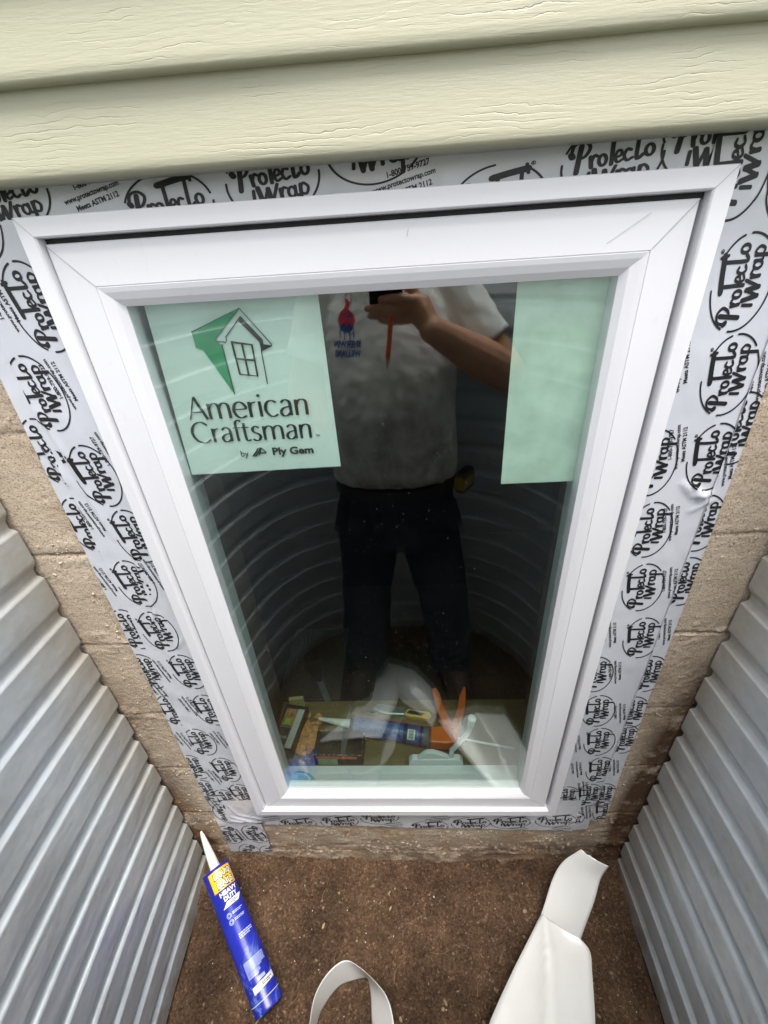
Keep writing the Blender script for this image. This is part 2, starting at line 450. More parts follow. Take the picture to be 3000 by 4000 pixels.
def m_glass(name, tint, f0):
    m_ = bpy.data.materials.new(name); m_.use_nodes = True; t = m_.node_tree; t.nodes.clear()
    N = t.nodes.new; out = N('ShaderNodeOutputMaterial'); mx = N('ShaderNodeMixShader'); tr = N('ShaderNodeBsdfTransparent'); gl = N('ShaderNodeBsdfGlossy')
    ge = N('ShaderNodeNewGeometry'); dt = N('ShaderNodeVectorMath'); dt.operation = 'DOT_PRODUCT'
    t.links.new(ge.outputs['Incoming'], dt.inputs[0]); t.links.new(ge.outputs['Normal'], dt.inputs[1])
    def M(op, a, b):
        q = N('ShaderNodeMath'); q.operation = op
        for k, v in ((0, a), (1, b)):
            if isinstance(v, (int, float)): q.inputs[k].default_value = v
            else: t.links.new(v, q.inputs[k])
        return q.outputs[0]
    c = M('ABSOLUTE', dt.outputs['Value'], 0)
    f = M('ADD', M('MULTIPLY', M('POWER', M('SUBTRACT', 1.0, c), 5.0), 1 - f0), f0)
    t.links.new(f, mx.inputs[0]); t.links.new(tr.outputs[0], mx.inputs[1]); t.links.new(gl.outputs[0], mx.inputs[2])
    tr.inputs[0].default_value = (*tint, 1); gl.inputs['Roughness'].default_value = 0.0; gl.inputs['Color'].default_value = (1, 1, 1, 1)
    t.links.new(mx.outputs[0], out.inputs[0])
    return m_
def m_wood(name, a, b, axis=(3, 60, 60)):
    g = NG(name)
    g.base(g.ramp(g.noise(1, 6, 0.65, vec=g.map(axis)), [(0.25, a), (0.75, b)]), 0.75, 0, 0.25)
    g.bump(g.noise(1, 4, vec=g.map(tuple(q * 3 for q in axis))), 0.25, 0.001)
    return g.m

SOIL = m_soil(); BLOCK = m_block(); SIDING = m_siding(); VINYL = m_vinyl(); TAPE = m_tape(); STEEL = m_steel()
INK = plain('black_ink', (.012, .012, .013), 0.4, vs_=60)
GLASS_O = m_glass('outer_glass', (.936, .977, .960), .074); GLASS_I = m_glass('inner_glass', (.936, .977, .960), .025)
RUBBER = plain('black_gasket', (.012, .012, .012), 0.6)
PAPER = plain('sign_paper', (.90, .90, .89), 0.8, vs_=12, var=.06, bump=.2, bs=14)
GREENINK = plain('green_ink', (.05, .36, .17), 0.6)
LINER = plain('release_liner', (.74, .735, .71), 0.20, spec=.55, var=.04, vs_=10, bump=.05, bs=25)

# ------------------------------------------------------------------ the ground
def soil_z(x, y):
    z = -0.338
    d = 0.03 - y
    z += (0.022 + 0.022 * max(0, min(1, (-x - 0.1) / 0.35)) + .006 * max(0, min(1, (x - .15) / .3))) * exp(-d / 0.05)
    z += 0.010 * fbm(x * 6, y * 6, 3.1, 3) + 0.0065 * fbm(x * 28, y * 28, 1.7, 4) + 0.0055 * abs(fbm(x * 75, y * 75, 5.2, 3))
    z -= 0.034 * max(0, min(1, (abs(x) - .47) / .09)) * max(0, min(1, -(y + .03) / .1))
    return z
def rockbits():
    return [(random.uniform(-.55, .55), random.uniform(-.3, .03), random.uniform(.003, .009)) for _ in range(520)]
RB = rockbits()
cell = {}
for rx_, ry_, rr_ in RB: cell.setdefault((int(rx_ // .03), int(ry_ // .03)), []).append((rx_, ry_, rr_))
def soil_pt(u, v):
    x = -0.66 + 1.32 * u; y = -1.02 + 1.06 * (1 - (1 - v) ** 1.6)
    z = soil_z(x, y)
    ci, cj = int(x // .03), int(y // .03)
    for a in (-1, 0, 1):
        for b in (-1, 0, 1):
            for bx, by, br in cell.get((ci + a, cj + b), ()):
                q = ((x - bx) ** 2 + (y - by) ** 2) / (br * br)
                if q < 4: z += br * .55 * exp(-q * 1.6)
    return (x, y, z)
mb = MB().grid(soil_pt, 520, 380)
tag(mb.build('soil', SOIL, smooth=True), 'bare brown soil at the bottom of the window well', kind='structure')
mbc = MB(); rc = random.Random(21)
for k in range(2600):
    x = rc.uniform(-.56, .56); y = .03 - .36 * rc.random() ** 1.25
    if k % 4 == 0: y = .02 - abs(rc.gauss(0, .025))
    r = rc.choice((.0018, .0024, .003, .0036, .0044, .0056)) * (1.6 if k % 23 == 0 else 1)
    if (x + .41) ** 2 + (y + .15) ** 2 < .02 and r > .003: r *= .7
    M = Matrix.Rotation(rc.uniform(0, pi), 3, 'Z') @ Matrix.Rotation(rc.uniform(-.6, .6), 3, 'X')
    o0 = len(mbc.v); mbc.ell((x, y, soil_z(x, y) + r * .25), (r * rc.uniform(1, 1.6), r, r * rc.uniform(.6, .9)), M, 7, 5)
    for q in range(o0, len(mbc.v)):
        v_ = Vector(mbc.v[q]); mbc.v[q] = tuple(v_ + Vector((noise.noise(v_ * 300), noise.noise(v_ * 300 + Vector((9, 0, 0))), noise.noise(v_ * 300 + Vector((0, 9, 0))))) * r * .45)
tag(mbc.build('soil_clods', SOIL), 'loose crumbly clods of brown soil', 'soil clods', kind='stuff')
def well_xy(s, off=0.0):
    """s in -1..1 from the left wall joint round the back to the right one; off moves outwards"""
    t = s * pi / 2
    f = lambda a: (math.copysign(abs(sin(a)) ** (2 / 3.1), a), cos(a) ** (2 / 3.1) if cos(a) > 0 else 0.0)
    x, y = f(t); x *= .578; y = .028 - .94 * y
    e = 1e-3; t1, t2 = max(-pi/2, t - e), min(pi/2, t + e)
    (xa, ya), (xb, yb) = f(t1), f(t2)
    tx, ty = .578 * (xb - xa), -.94 * (yb - ya); L = math.hypot(tx, ty) or 1
    if abs(s) > .985: tx, ty, L = 0, math.copysign(1, s), 1
    nx, ny = ty / L, -tx / L                                  # outward
    return x + nx * off, y + ny * off
LAWN = plain('lawn_turf', (.06, .09, .03), 0.95, var=.4, vs_=14, bump=.6, bs=60)
inner = [well_xy(-1 + 2 * i / 48, .02) for i in range(49)]
outer = []
for x, y in inner:
    d = Vector((x, y - .03)); a = atan2(d.x, -d.y); k = 60 / max(abs(sin(a)), abs(cos(a)), 1e-6)
    outer.append((sin(a) * k, .03 - max(0, cos(a)) * k))
mb = MB().rings([[Vector((x, y, 1.05)) for x, y in inner], [Vector((x * 1.5, .03 + (y - .03) * 1.5, 1.055)) for x, y in inner], [Vector((x, y, 1.05)) for x, y in outer]], False, False, closed=False)
tag(mb.build('lawn', LAWN, smooth=True), 'lawn at grade around the window well', kind='structure')

# ------------------------------------------------------------------ block wall with its opening
JZ = [.775 + .208 * k for k in range(-7, 4)]
def wall_y(x, z):
    j = min(abs(z - q) for q in JZ); row = int((z - JZ[0]) // .208)
    hx = ((x + .10 + (row % 2) * .203) % .406); hj = min(hx, .406 - hx)
    y = .0335 +   .0006 * fbm(x * 26, z * 26, 2.0, 4) + .0013 * noise.noise((x * 190, z * 190, 0)) + .0022 * max(0, noise.noise((x * 85, z * 85, 9)) - .32)
    jm = max(0, 1 - j / .0040) * (1.3 + noise.noise((x * 7, z * 5, 2))) + max(0, 1 - hj / .0040) * .8
    y += .0042 * min(1, jm) * (0.55 + .9 * noise.noise((x * 12, z * 12, 4)))
    sm = fbm(x * 13, z * 30, 8.0, 3)                           # mortar smeared out of the joints
    y -= .0045 * max(0, sm - .12) * exp(-(j / .030) ** 2) * (1 + noise.noise((x * 120, z * 120, 7)))
    if z < -.12: y -= .0045 * max(0, fbm(x * 16, z * 24, 2.6, 3) - .12)
    if z < -.09: y -= .0095 * max(0, noise.noise((x * 105, z * 120, 3)) - .16) * max(0, min(1, .1 + 2.6 * noise.noise((x * 9, z * 16, 5)) + exp(-((z + .262) / .018) ** 2)))
    if z < -.24: y -= .035 * ((-.24 - z) / .2) ** 2 + .006 * fbm(x * 9, z * 9, 1, 2)
    e = abs(x) - .50
    if e > 0 and z < .6: y -= .006 * min(1, e / .05) * max(0, noise.noise((x * 100, z * 110, 12)) - .1) * max(0, min(1, 3 * noise.noise((x * 9, z * 8, 2))))
    return min(y, .039)
mb = MB()
def wall_patch(x0, x1, z0, z1, st):
    nx, nz = max(1, round((x1 - x0) / st)), max(1, round((z1 - z0) / st))
    mb.grid(lambda u, v: (x0 + (x1 - x0) * u, wall_y(x0 + (x1 - x0) * u, z0 + (z1 - z0) * v), z0 + (z1 - z0) * v), nx, nz)
wall_patch(-.62, -.345, -.5, 1.22, .0035); wall_patch(.345, .62, -.5, 1.22, .0035)
wall_patch(-.345, .345, -.5, .006, .0030)
wall_patch(-.345, .345, 1.205, 1.22, .05)
for sx in (-1, 1): mb.box((sx * 4 if sx < 0 else .62, .0335, -.6), (-.62 if sx < 0 else 4, .22, 1.22))
mb.box((-4, .0335, 1.22), (4, .22, 1.29))
mb.box((-.62, .045, -.6), (-.368, .22, 1.22)); mb.box((.368, .045, -.6), (.62, .22, 1.22)); mb.box((-.368, .045, -.6), (.368, .22, -.012))
mb.box((-.368, .045, 1.212), (.368, .22, 1.22))
bw = tag(mb.build('block_wall', BLOCK, smooth=True, auto=45), 'tan concrete block foundation wall with muddy mortar joints around the window', 'wall')
mb = MB(); rc = random.Random(33)
for k in range(1500):
    if k % 3: x, z = rc.uniform(-.56, .56), rc.choice((rc.gauss(-.262, .012), rc.uniform(-.31, -.14), rc.gauss(-.20, .03)))
    else:
        x = rc.choice((-1, 1)) * rc.uniform(.50, .575); z = rc.choice(JZ) + rc.gauss(0, .018) if rc.random() < .6 else rc.uniform(-.3, .8)
    if noise.noise((x * 10, z * 12, 5)) < -.05: continue
    r = rc.choice((.0008, .0011, .0014, .0018, .0026)); M = Matrix.Rotation(rc.uniform(0, pi), 3, 'Y')
    mb.ell((x, wall_y(x, z) - r * .2, z), (r * rc.uniform(1, 1.8), r * .8, r * rc.uniform(.7, 1.1)), M, 7, 5)
tag(mb.build('mortar_crumbs', BLOCK, bw), kind='stuff')

# ------------------------------------------------------------------ siding courses
def course(zb, zt, label):
    """one course: butt edge rolled at the bottom, leaning back to the lap at its top"""
    mb = MB()
    prof = [(.030, zb + .010), (.020, zb + .0005), (-.004, zb - .0006), (-.0165, zb + .0001), (-.0186, zb + .0013), (-.0195, zb + .0036)]
    n = 9
    for i in range(1, n + 1):
        t = i / n
        prof.append((-.0195 + .0105 * t, zb + .0036 + (zt - zb) * t))
    xs = [-2.2 + 4.4 * i / 220 for i in range(221)]
    rg = []
    for x in xs:
        wob = .0016 * noise.noise((x * 2.3, zb * 9, 0)); r = []
        for y, z in prof:
            k = (z - zb) / (zt - zb)
            r.append(Vector((x, y + wob * (1 - k) + .0024 * noise.noise((x * 5.5, z * 12, zb)) * max(0, k) ** 2, z + .0009 * noise.noise((x * 3, 0, zb)))))
        rg.append(r)
    mb.rings(rg, False, False, closed=False)
    return tag(mb.build('siding_course', SIDING, smooth=True, auto=50), label, 'siding', 'vinyl siding courses above the window')
course(1.2460, 1.3125, 'lower pale green vinyl siding course whose edge hangs just above the window frame')
course(1.3120, 1.3785, 'upper pale green vinyl siding course lapping over the one above the window')
for k in range(2, 9):
    o = course(1.3120 + .066 * (k - 1), 1.3785 + .066 * (k - 1), 'pale green vinyl siding course higher up the house wall')
mb = MB().box((-4, .032, 1.292), (4, .22, 3.4))
tag(mb.build('house_wall', plain('wall_sheathing', (.5, .5, .42), .8)), 'house wall carrying the pale green siding above the foundation', 'wall')

# ------------------------------------------------------------------ corrugated window well
PITCH, AMP = .0935, .0070
def rib(z):
    u = ((z - .115) / PITCH) % 1.0                            # wide flat face, then a narrow groove pressed outwards
    if u < .62: return 0.0
    q = (u - .62) / .38                                       # short lip below, long slope above
    sm = lambda t: t * t * (3 - 2 * t)
    return .0105 * (sm(q / .14) if q < .14 else 1.0 if q < .42 else sm((1 - q) / .58))
mb = MB()
NZ, NS = 560, 120
Z0, Z1 = -.46, 1.12
def wp(u, v):
    z = Z0 + (Z1 - Z0) * v; s = -1 + 2 * u
    s = math.copysign(abs(s) ** .8, s)
    x, y = well_xy(s, rib(z) + .0035 * noise.noise((s * 4, z * 3, 1)))
    return (x, y, z)
mb.grid(wp, NS, NZ)
t = thing('window_well', 'grey corrugated galvanised steel window well around the pit', 'window well')
mb.build('corrugated_shell', STEEL, t, smooth=True)
for sx in (-1, 1):
    MB().box((sx * .590 if sx > 0 else -.645, .0245, Z0), (.645 if sx > 0 else -.590, .0275, Z1)).build('flange', STEEL, t)
mb = MB()
rim = [well_xy(-1 + 2 * i / 80, .002) for i in range(81)]
rg = []
for x, y in rim: rg.append([Vector((x + .008 * cos(a * pi / 4) * .7, y, 1.122 + .008 * sin(a * pi / 4))) for a in range(8)])
mb.rings(rg); mb.build('rolled_rim', STEEL, t, smooth=True)

# ------------------------------------------------------------------ the window
win = thing('casement_window', 'white vinyl casement window with tinted glass set in the block wall', 'window')
def rect(L, R, B, T, y, sk=0.0):
    return [Vector((L + sk, y, B)), Vector((R, y, B)), Vector((R, y, T)), Vector((L, y, T))]
mb = MB().rings([rect(-.3600, .3600, .0000, 1.2209, .040), rect(-.3600, .3600, .0000, 1.2209, .0015), rect(-.3590, .3590, .0010, 1.2199, 0),
                 rect(-.3440, .3415, .0205, 1.2035, 0), rect(-.3425, .3400, .0220, 1.2020, .0020, .005), rect(-.3418, .3395, .0224, 1.2014, .014, .007),
                 rect(-.3418, .3395, .0224, 1.2014, .046, .007), rect(-.315, .312, .030, 1.175, .047), rect(-.315, .312, .030, 1.175, .062),
                 rect(-.2930, .2880, .038, 1.150, .0625), rect(-.2930, .2880, .038, 1.150, .074), rect(-.2960, .2910, .034, 1.153, .075), rect(-.2960, .2910, .034, 1.153, .101),
                 rect(-.3600, .3600, .0000, 1.2209, .101)], False, False)
mb.build('frame', VINYL, win, bevel=.0004)
sash = MB().rings([rect(-.3395, .3340, .0290, 1.1960, .050, .008), rect(-.3405, .3345, .0280, 1.1965, .0090, .008), rect(-.3395, .3335, .0290, 1.1955, .0078, .008),
                   rect(-.3012, .2965, .0650, 1.1546, .0066, .008), rect(-.3008, .2961, .0654, 1.1542, .0078, .008), rect(-.3003, .2956, .0659, 1.1537, .0078, .008), rect(-.2999, .2952, .0663, 1.1533, .0064, .008),
                   rect(-.2950, .2900, .0700, 1.1480, .0075, .008), rect(-.2870, .2800, .0770, 1.1400, .0105, .008), rect(-.2793, .2730, .0875, 1.1322, .0165, .009),
                   rect(-.2793, .2730, .0875, 1.1322, .0385, .009), rect(-.2835, .2775, .0820, 1.1365, .040, .009), rect(-.2835, .2775, .0740, 1.1365, .058, .009), rect(-.3395, .3340, .0290, 1.1960, .059, .008)], False, False)
so_ = sash.build('sash', VINYL, win, bevel=.0003)
mb = MB().rings([rect(-.3416, .3393, .0226, 1.2012, .030, .007), rect(-.336, .330, .033, 1.190, .030, .007)], False, False)
mb.rings([rect(-.3416, .3393, 1.1955, 1.2012, .0125, .0), rect(-.3416, .3393, 1.1955, 1.2012, .030, .0)], True, True)
mb.build('gasket', RUBBER, win)
# grey scratches and mitre lines in the welded corners
mb = MB()
def hair(p, q, y, wd=.0004):
    p, q = Vector(p), Vector(q); d = (q - p).normalized(); n_ = Vector((-d.y, d.x)) * wd / 2
    mb.add([(a.x, y, a.y) for a in (p + n_, q + n_, q - n_, p - n_)], [(0, 1, 2, 3)])
for a, b in (((-.3400, 1.1960), (-.3008, 1.1545)), ((.3340, 1.1960), (.2962, 1.1545)), ((-.3310, .0290), (-.2925, .0652)), ((.3340, .0285), (.2962, .0652))):
    hair(a, b, .0062, .0006)
for a, b in (((-.359, 1.2205), (-.3435, 1.2028)), ((.359, 1.2205), (.341, 1.2028)), ((-.359, .0008), (-.340, .0205)), ((.359, .0008), (.341, .0205))):
    hair(a, b, -.0003, .0005)
hair((.250, 1.163), (.289, 1.187), .0062, .0004); hair((.045, 1.181), (.0465, 1.188), .0062, .0004)
mb.build('mitre_seams', plain('seam_grey', (.33, .33, .33), .7), win)
def pane(name, y0, y1, mt):
    mb = MB(); a = rect(-.2840, .2775, .0820, 1.1370, y0, .009); b = rect(-.2840, .2775, .0820, 1.1370, y1, .009)
    mb.rings([a, b]); return mb.build(name, mt, so_)
pane('glass_pane', .0168, .0198, GLASS_O); pane('glass_pane', .0330, .0360, GLASS_I)
mb = MB().rings([rect(-.2838, .2772, .0822, 1.1368, .0202, .009), rect(-.2838, .2772, .0822, 1.1368, .0326, .009), rect(-.2798, .2735, .0868, 1.1328, .0326, .009), rect(-.2798, .2735, .0868, 1.1328, .0202, .009)], False, False)
mb.rings([rect(-.2838, .2772, .0822, 1.1368, .0202, .009), rect(-.2798, .2735, .0868, 1.1328, .0202, .009)], False, False)
mb.build('glass_spacer', plain('grey_spacer', (.30, .32, .31), .45, .4), so_)
# specks of dust and drops dried on the outer pane
mb = MB()
for i in range(900):
    r = random.choice((.0002, .00024, .00028, .00034, .0004)) if random.random() < .98 else random.uniform(.0006, .0009)
    x, z = random.uniform(-.262, .268), .10 + random.random() ** .8 * .88
    if i % 3 == 0: x, z = random.gauss(.02 if i % 2 else -.12, .07), random.gauss(.50, .12)
    if abs(x) > .262 or not .095 < z < 1.12: continue
    mb.add([(x + r * cos(k * pi / 3), .0166, z + r * .8 * sin(k * pi / 3)) for k in range(6)], [tuple(range(6))])
tag(mb.build('dust_specks', plain('dust', (.8, .8, .8), .9), win), kind='stuff')
# operator: cover and folding crank on the inside of the frame
mb = MB().prism([(.016,.030),(.018,.048),(.026,.056),(.145,.056),(.153,.048),(.156,.030)], -.118, -.102, Matrix(((1,0,0,0),(0,0,-1,0),(0,1,0,0),(0,0,0,1))))
mb.prism([(.034,.053),(.044,.060),(.055,.076),(.066,.083),(.082,.081),(.096,.074),(.118,.060),(.118,.054)], -.116, -.104, Matrix(((1,0,0,0),(0,0,-1,0),(0,1,0,0),(0,0,0,1))))
mb.capsule((.126, .112, .058), .0065, (.126, .112, .080), .006)
mb.build('crank_cover', VINYL, win, bevel=.002, smooth=True, auto=40)
mb = MB()
pth = catmull([(.128, .082), (.143, .112), (.156, .136), (.165, .160), (.168, .185)], 6)
mb.rings([[Vector((p.x + (.0085 - .002 * i / len(pth)) * cos(a * pi / 6), .113 + .0055 * sin(a * pi / 6), p.y)) for a in range(12)] for i, p in enumerate(pth)])
arm_ = mb.build('crank_arm', VINYL, win, smooth=True)
mb = MB().lathe((.168, .113, .180), (.171, .113, .215), [(0, .006), (.003, .009), (.015, .0085), (.030, .0105), (.034, .009), (.0355, .004)], 20)
mb.build('crank_knob', VINYL, arm_, smooth=True)

# ------------------------------------------------------------------ paper on the inside of the glass
sign = thing('paper_sign', 'white paper sign with a green house emblem and black lettering behind the glass', 'sign')
def sheet(nm, quad, y, mt, parent, jag=0.0):
    bl, br, tr, tl = [Vector(q) for q in quad]; mb = MB()
    def fn(u, v):
        p = bl.lerp(br, u).lerp(tl.lerp(tr, u), v)
        zz = p.y + (jag * (1 if int(u * 150) % 2 else -1) if v == 0 else 0)
        return (p.x, y + .0007 * noise.noise((p.x * 14, p.y * 9, y)), zz)
    mb.grid(fn, 150, 40)
    return mb.build(nm, mt, parent, smooth=True)
sheet('paper_sheet', [(-.2764, .9066), (-.0573, .9103), (-.0600, 1.1360), (-.2700, 1.1360)], .0385, PAPER, sign, .0007)
def on_sign(p): return (p[0], .0370 + .0007 * noise.noise((p[0] * 14, p[1] * 9, .0385)), p[1])
mb = MB()
emit(mb, [[Vector(p) for p in q] for q in ([(-.1559,1.1215),(-.2206,1.0985),(-.2204,1.080),(-.2118,1.0768),(-.1923,1.0859),(-.1923,1.0903)], [(-.2118,1.0768),(-.1852,1.0203),(-.1868,1.0819),(-.1927,1.0859)])], on_sign)
mb.build('green_emblem', GREENINK, sign)
mb = MB(); S = []
for L in ([(-.2206,1.0985),(-.1559,1.1215),(-.1248,1.0793),(-.1249,1.0777),(-.1391,1.0722)], [(-.1559,1.1215),(-.1923,1.0903),(-.1927,1.0859),(-.1805,1.0847),(-.1868,1.0819),(-.1852,1.0203)],
          [(-.1566,1.1125),(-.1799,1.0904),(-.1798,1.0863)], [(-.1391,1.0726),(-.1393,1.0318)]):
    S += stroke(L, .0013, smooth=False)
S += [[Vector(p) for p in q] for q in ([(-.1562,1.1131),(-.1346,1.0852),(-.1394,1.0828),(-.1599,1.1074)], [(-.1346,1.0852),(-.1349,1.0799),(-.1391,1.0722),(-.1394,1.0828)], [(-.1349,1.0799),(-.1248,1.078),(-.1391,1.0722)])]
for L, wd in (([(-.1739,1.0844),(-.1495,1.080),(-.1502,1.0419),(-.1724,1.0453),(-.1739,1.0844)], .0026), ([(-.1617,1.0822),(-.1613,1.0435)], .0024), ([(-.1733,1.0646),(-.1497,1.0613)], .0024)):
    S += stroke(L, wd, smooth=False)
S += xf(penned('American', .1660, .0308), 1, 0, (-.2540, .9885))
S += xf(penned('Craftsman', .1690, .0290), 1, 0, (-.2576, .9555))
S += xf(typed('TM', .01), .0042, 0, (-.0838, .9572))
S += xf(typed('by', .012), .0125, 0, (-.1912, .9322))
S += stroke([(-.1795,.9322),(-.1740,.9380),(-.1705,.9432)], .0022); S += stroke([(-.1760,.9318),(-.1705,.9380),(-.1672,.9440)], .0022)
S += [[Vector(p) for p in q] for q in ([(-.1728,.9310),(-.1685,.9350),(-.1648,.9440),(-.1665,.9440)], [(-.1665,.9440),(-.1648,.9440),(-.1592,.9372),(-.1612,.9372)], [(-.1697,.9372),(-.1592,.9372),(-.1602,.9352),(-.1688,.9352)])]
S += xf(typed('Ply Gem', .035), .0148, 0, (-.1218, .9330), sx=.0172)
emit(mb, S, on_sign)
mb.build('printed_lettering', INK, sign)
s2 = sheet('paper_sheet', [(.1717, .8715), (.2745, .8722), (.2742, 1.1360), (.1702, 1.1360)], .0388, plain('blank_paper', (.80, .84, .77), .8, vs_=26, var=.13, bump=.35, bs=22), None)
s2.name = 'blank_paper'
tag(s2, 'blank creased paper sheet hanging behind the right side of the glass', 'paper')
# round blue sticker in the lower corner
stk = thing('round_sticker', 'round blue sticker in the lower left corner of the glass', 'sticker')
mb = MB(); ctr = Vector((-.2420, .0970)); reg = [(-.2690, .0880), (.27, .0880), (.27, 1.1), (-.2690, 1.1)]
emit(mb, [clip([ctr + Vector((cos(2*pi*i/40), sin(2*pi*i/40))) * .031 for i in range(40)], reg)], lambda p: (p[0], .0372, p[1]))
mb.build('sticker_disc', plain('blue_film', (.10, .42, .72), .5), stk)
mb = MB()
arc = [ctr + Vector((cos(a * pi / 36), sin(a * pi / 36))) * .020 for a in range(-4, 22)]
emit(mb, [clip(q, reg) for q in stroke(arc, .005)], lambda p: (p[0], .0369, p[1]))
for k in range(7):
    a = radians(20 + 17 * k); emit(mb, [clip(q, reg) for q in xf(typed('=', .02), .006, a, ctr + Vector((cos(a), sin(a))) * .012)], lambda p: (p[0], .0369, p[1]))
mb.build('printed_arc', plain('white_ink', (.8, .82, .82), .6), stk)

# ------------------------------------------------------------------ flashing tape with its print
RIDGES = [((.432, .868), (.462, .836), .0035, .0042), ((.418, .872), (.440, .846), .0035, .0032), ((.436, .846), (.466, .850), .004, .0035), ((.440, .820), (.470, .842), .003, .0025),
          ((-.404, .80), (-.409, .66), .003, .0032), ((-.416, .70), (-.404, .60), .003, .0028), ((-.409, .66), (-.432, .615), .003, .0030), ((-.400, .56), (-.385, .585), .004, .002),
          ((-.452, 1.02), (-.432, .90), .003, .0026), ((-.440, .93), (-.424, .80), .003, .0022), ((-.470, .98), (-.455, .90), .003, .003),
          ((-.450, -.060), (-.385, -.094), .003, .0035), ((-.460, -.082), (-.400, -.088), .003, .003), ((-.430, -.05), (-.37, -.075), .004, .002), ((-.455, .02), (-.425, -.06), .003, .002),
          ((.425, -.04), (.445, -.09), .003, .003), ((.400, -.075), (.450, -.08), .003, .0025), ((.46, -.02), (.478, -.10), .003, .002), ((.40, 1.19), (.45, 1.25), .004, .003), ((.41, 1.23), (.47, 1.21), .003, .0025)]
def wrinkle(x, z):
    h = .0005 + .0011 * (1 + noise.noise((x * 18, z * 8, 3))) + .0012 * max(0, noise.noise((x * 42 + z * 9, z * 15, 8)) - .15) + .0004 * noise.noise((x * 60, z * 40, 1))
    for (ax, az), (bx, bz), wd, ht in RIDGES:
        dx, dz = bx - ax, bz - az; L2 = dx * dx + dz * dz
        t = ((x - ax) * dx + (z - az) * dz) / L2
        if -.2 < t < 1.2:
            q = max(0, min(1, t)); d2 = (x - ax - dx * q) ** 2 + (z - az - dz * q) ** 2
            if d2 < 9 * wd * wd: h += ht * exp(-d2 / (wd * wd)) * (sin(pi * q) ** .5 if 0 < q < 1 else .0)
    return h
LOGO = script_logo()
LINES = [xf(typed('1-800-759-9727', .03), .0070, 0, (.006, .0085)), xf(typed('www.protectowrap.com', .03), .0066, 0, (0, 0)), xf(typed('Meets ASTM 2112', .03), .0068, 0, (.002, -.0085))]
def tape(label, quad, y0, logos, texts, base, rag=.0015, ends=.004):
    bl, br, tr, tl = [Vector(q) for q in quad]
    t = thing('flashing_tape', label, 'flashing tape', 'silver flashing tape strips around the window')
    mb = MB(); L = max((tl - bl).length, (tr - br).length); Wd = (br - bl).length
    nu, nv = max(4, int(Wd / .004)), max(4, int(L / .004))
    def fn(u, v):
        p = bl.lerp(br, u).lerp(tl.lerp(tr, u), v)
        if base == 0: p.y += (rag * 2 * fbm(p.x * 9, y0 * 50, 1, 3)) * (1 - v) 
        else:
            p.x += rag * fbm(p.y * 8, y0 * 90, 1, 3)
            if v < .02 or v > .98: p.y += ends * fbm(p.x * 45, v * 9, y0 * 30, 3)
        return (p.x, y0 - wrinkle(p.x, p.y), p.y)
    mb.grid(fn, nu, nv); mb.build('tape_film', TAPE, t, smooth=True)
    ins = .0022; c = (bl + br + tr + tl) / 4
    reg = [q + (c - q).normalized() * ins for q in (bl, br, tr, tl)]
    S = []
    for x, z, *r in logos:
        rot = base + radians(6 + (r[0] if r else 0)); s = (r[1] if len(r) > 1 else .090)
        S += [clip(q, reg) for q in xf(LOGO, s, rot, (x, z))]
    for x, z, *r in texts:
        rot = base + radians(12 + (r[0] if r else 0))
        for ln in LINES: S += [clip(q, reg) for q in xf(ln, 1, rot, (x, z))]
    mb = MB(); emit(mb, S, lambda p: (p[0], y0 - .0005 - wrinkle(p[0], p[1]), p[1]))
    mb.build('printed_lettering', INK, t)
UP = pi / 2
tape('silver flashing tape strip at far left, outermost beside the bare block', [(-.4965, -.262), (-.379, -.263), (-.366, 1.20), (-.478, 1.205)], .0285,
     [(-.463, .955), (-.461, .833), (-.471, .610), (-.480, .497), (-.466, .375), (-.482, .165), (-.480, .060), (-.458, -.050, 180), (-.405, -.160, 188), (-.476, -.165, 180), (-.440, -.268, 180), (-.380, -.275, 188)],
     [(-.472, .723), (-.474, .27), (-.476, -.01), (-.447, -.165, 180), (-.475, .445)], UP)
tape('silver flashing tape strip running down the left edge of the window frame', [(-.462, -.085), (-.345, -.085), (-.340, 1.224), (-.456, 1.216)], .0272,
     [(-.425, 1.235), (-.393, 1.135), (-.437, 1.035), (-.411, .915), (-.391, .810), (-.424, .716), (-.421, .604), (-.400, .495), (-.388, .377), (-.438, .265), (-.409, .155), (-.394, .045), (-.440, .02), (-.387, -.055)],
     [(-.402, 1.047), (-.432, 1.144), (-.444, .845), (-.384, .735), (-.448, .500), (-.424, .392), (-.390, .275), (-.442, .125), (-.376, .95)], UP)
tape('silver flashing tape strip running down the right edge of the window frame', [(.345, -.128), (.4655, -.128), (.467, 1.250), (.345, 1.262)], .0280,
     [(.372, 1.225), (.436, 1.215), (.412, 1.115), (.432, 1.014), (.447, .905), (.370, .900), (.393, .790), (.410, .678), (.436, .563), (.374, .468), (.400, .359), (.422, .254), (.445, .147), (.388, .030), (.440, .040), (.400, -.070, -84)],
     [(.372, 1.03), (.400, .923), (.424, .803), (.453, .688), (.382, .575), (.412, .475), (.447, .352), (.376, .250), (.396, .150), (.424, .070), (.450, -.04)], UP)
tape('silver flashing tape strip at far right, outermost beside the bare block', [(.462, -.075), (.497, -.070), (.478, 1.21), (.4635, 1.215)], .0264,
     [(.474, 1.10), (.466, .945), (.463, .800), (.471, .690), (.470, .470), (.466, .355), (.470, .265), (.470, .045), (.492, -.032)],
     [(.472, 1.01), (.469, .895), (.472, .58), (.474, .16)], UP)
tape('silver flashing tape strip along the bottom of the window frame', [(-.452, -.094), (.428, -.134), (.428, .02), (-.452, .02)], .0262,
     [(-.279, -.095), (-.168, -.083), (-.063, -.064), (.062, -.110), (.168, -.092), (.268, -.086), (.378, -.075), (-.40, -.12)],
     [(-.350, -.074), (-.035, -.106), (.085, -.070), (.282, -.128), (.392, -.122)], 0, .004)
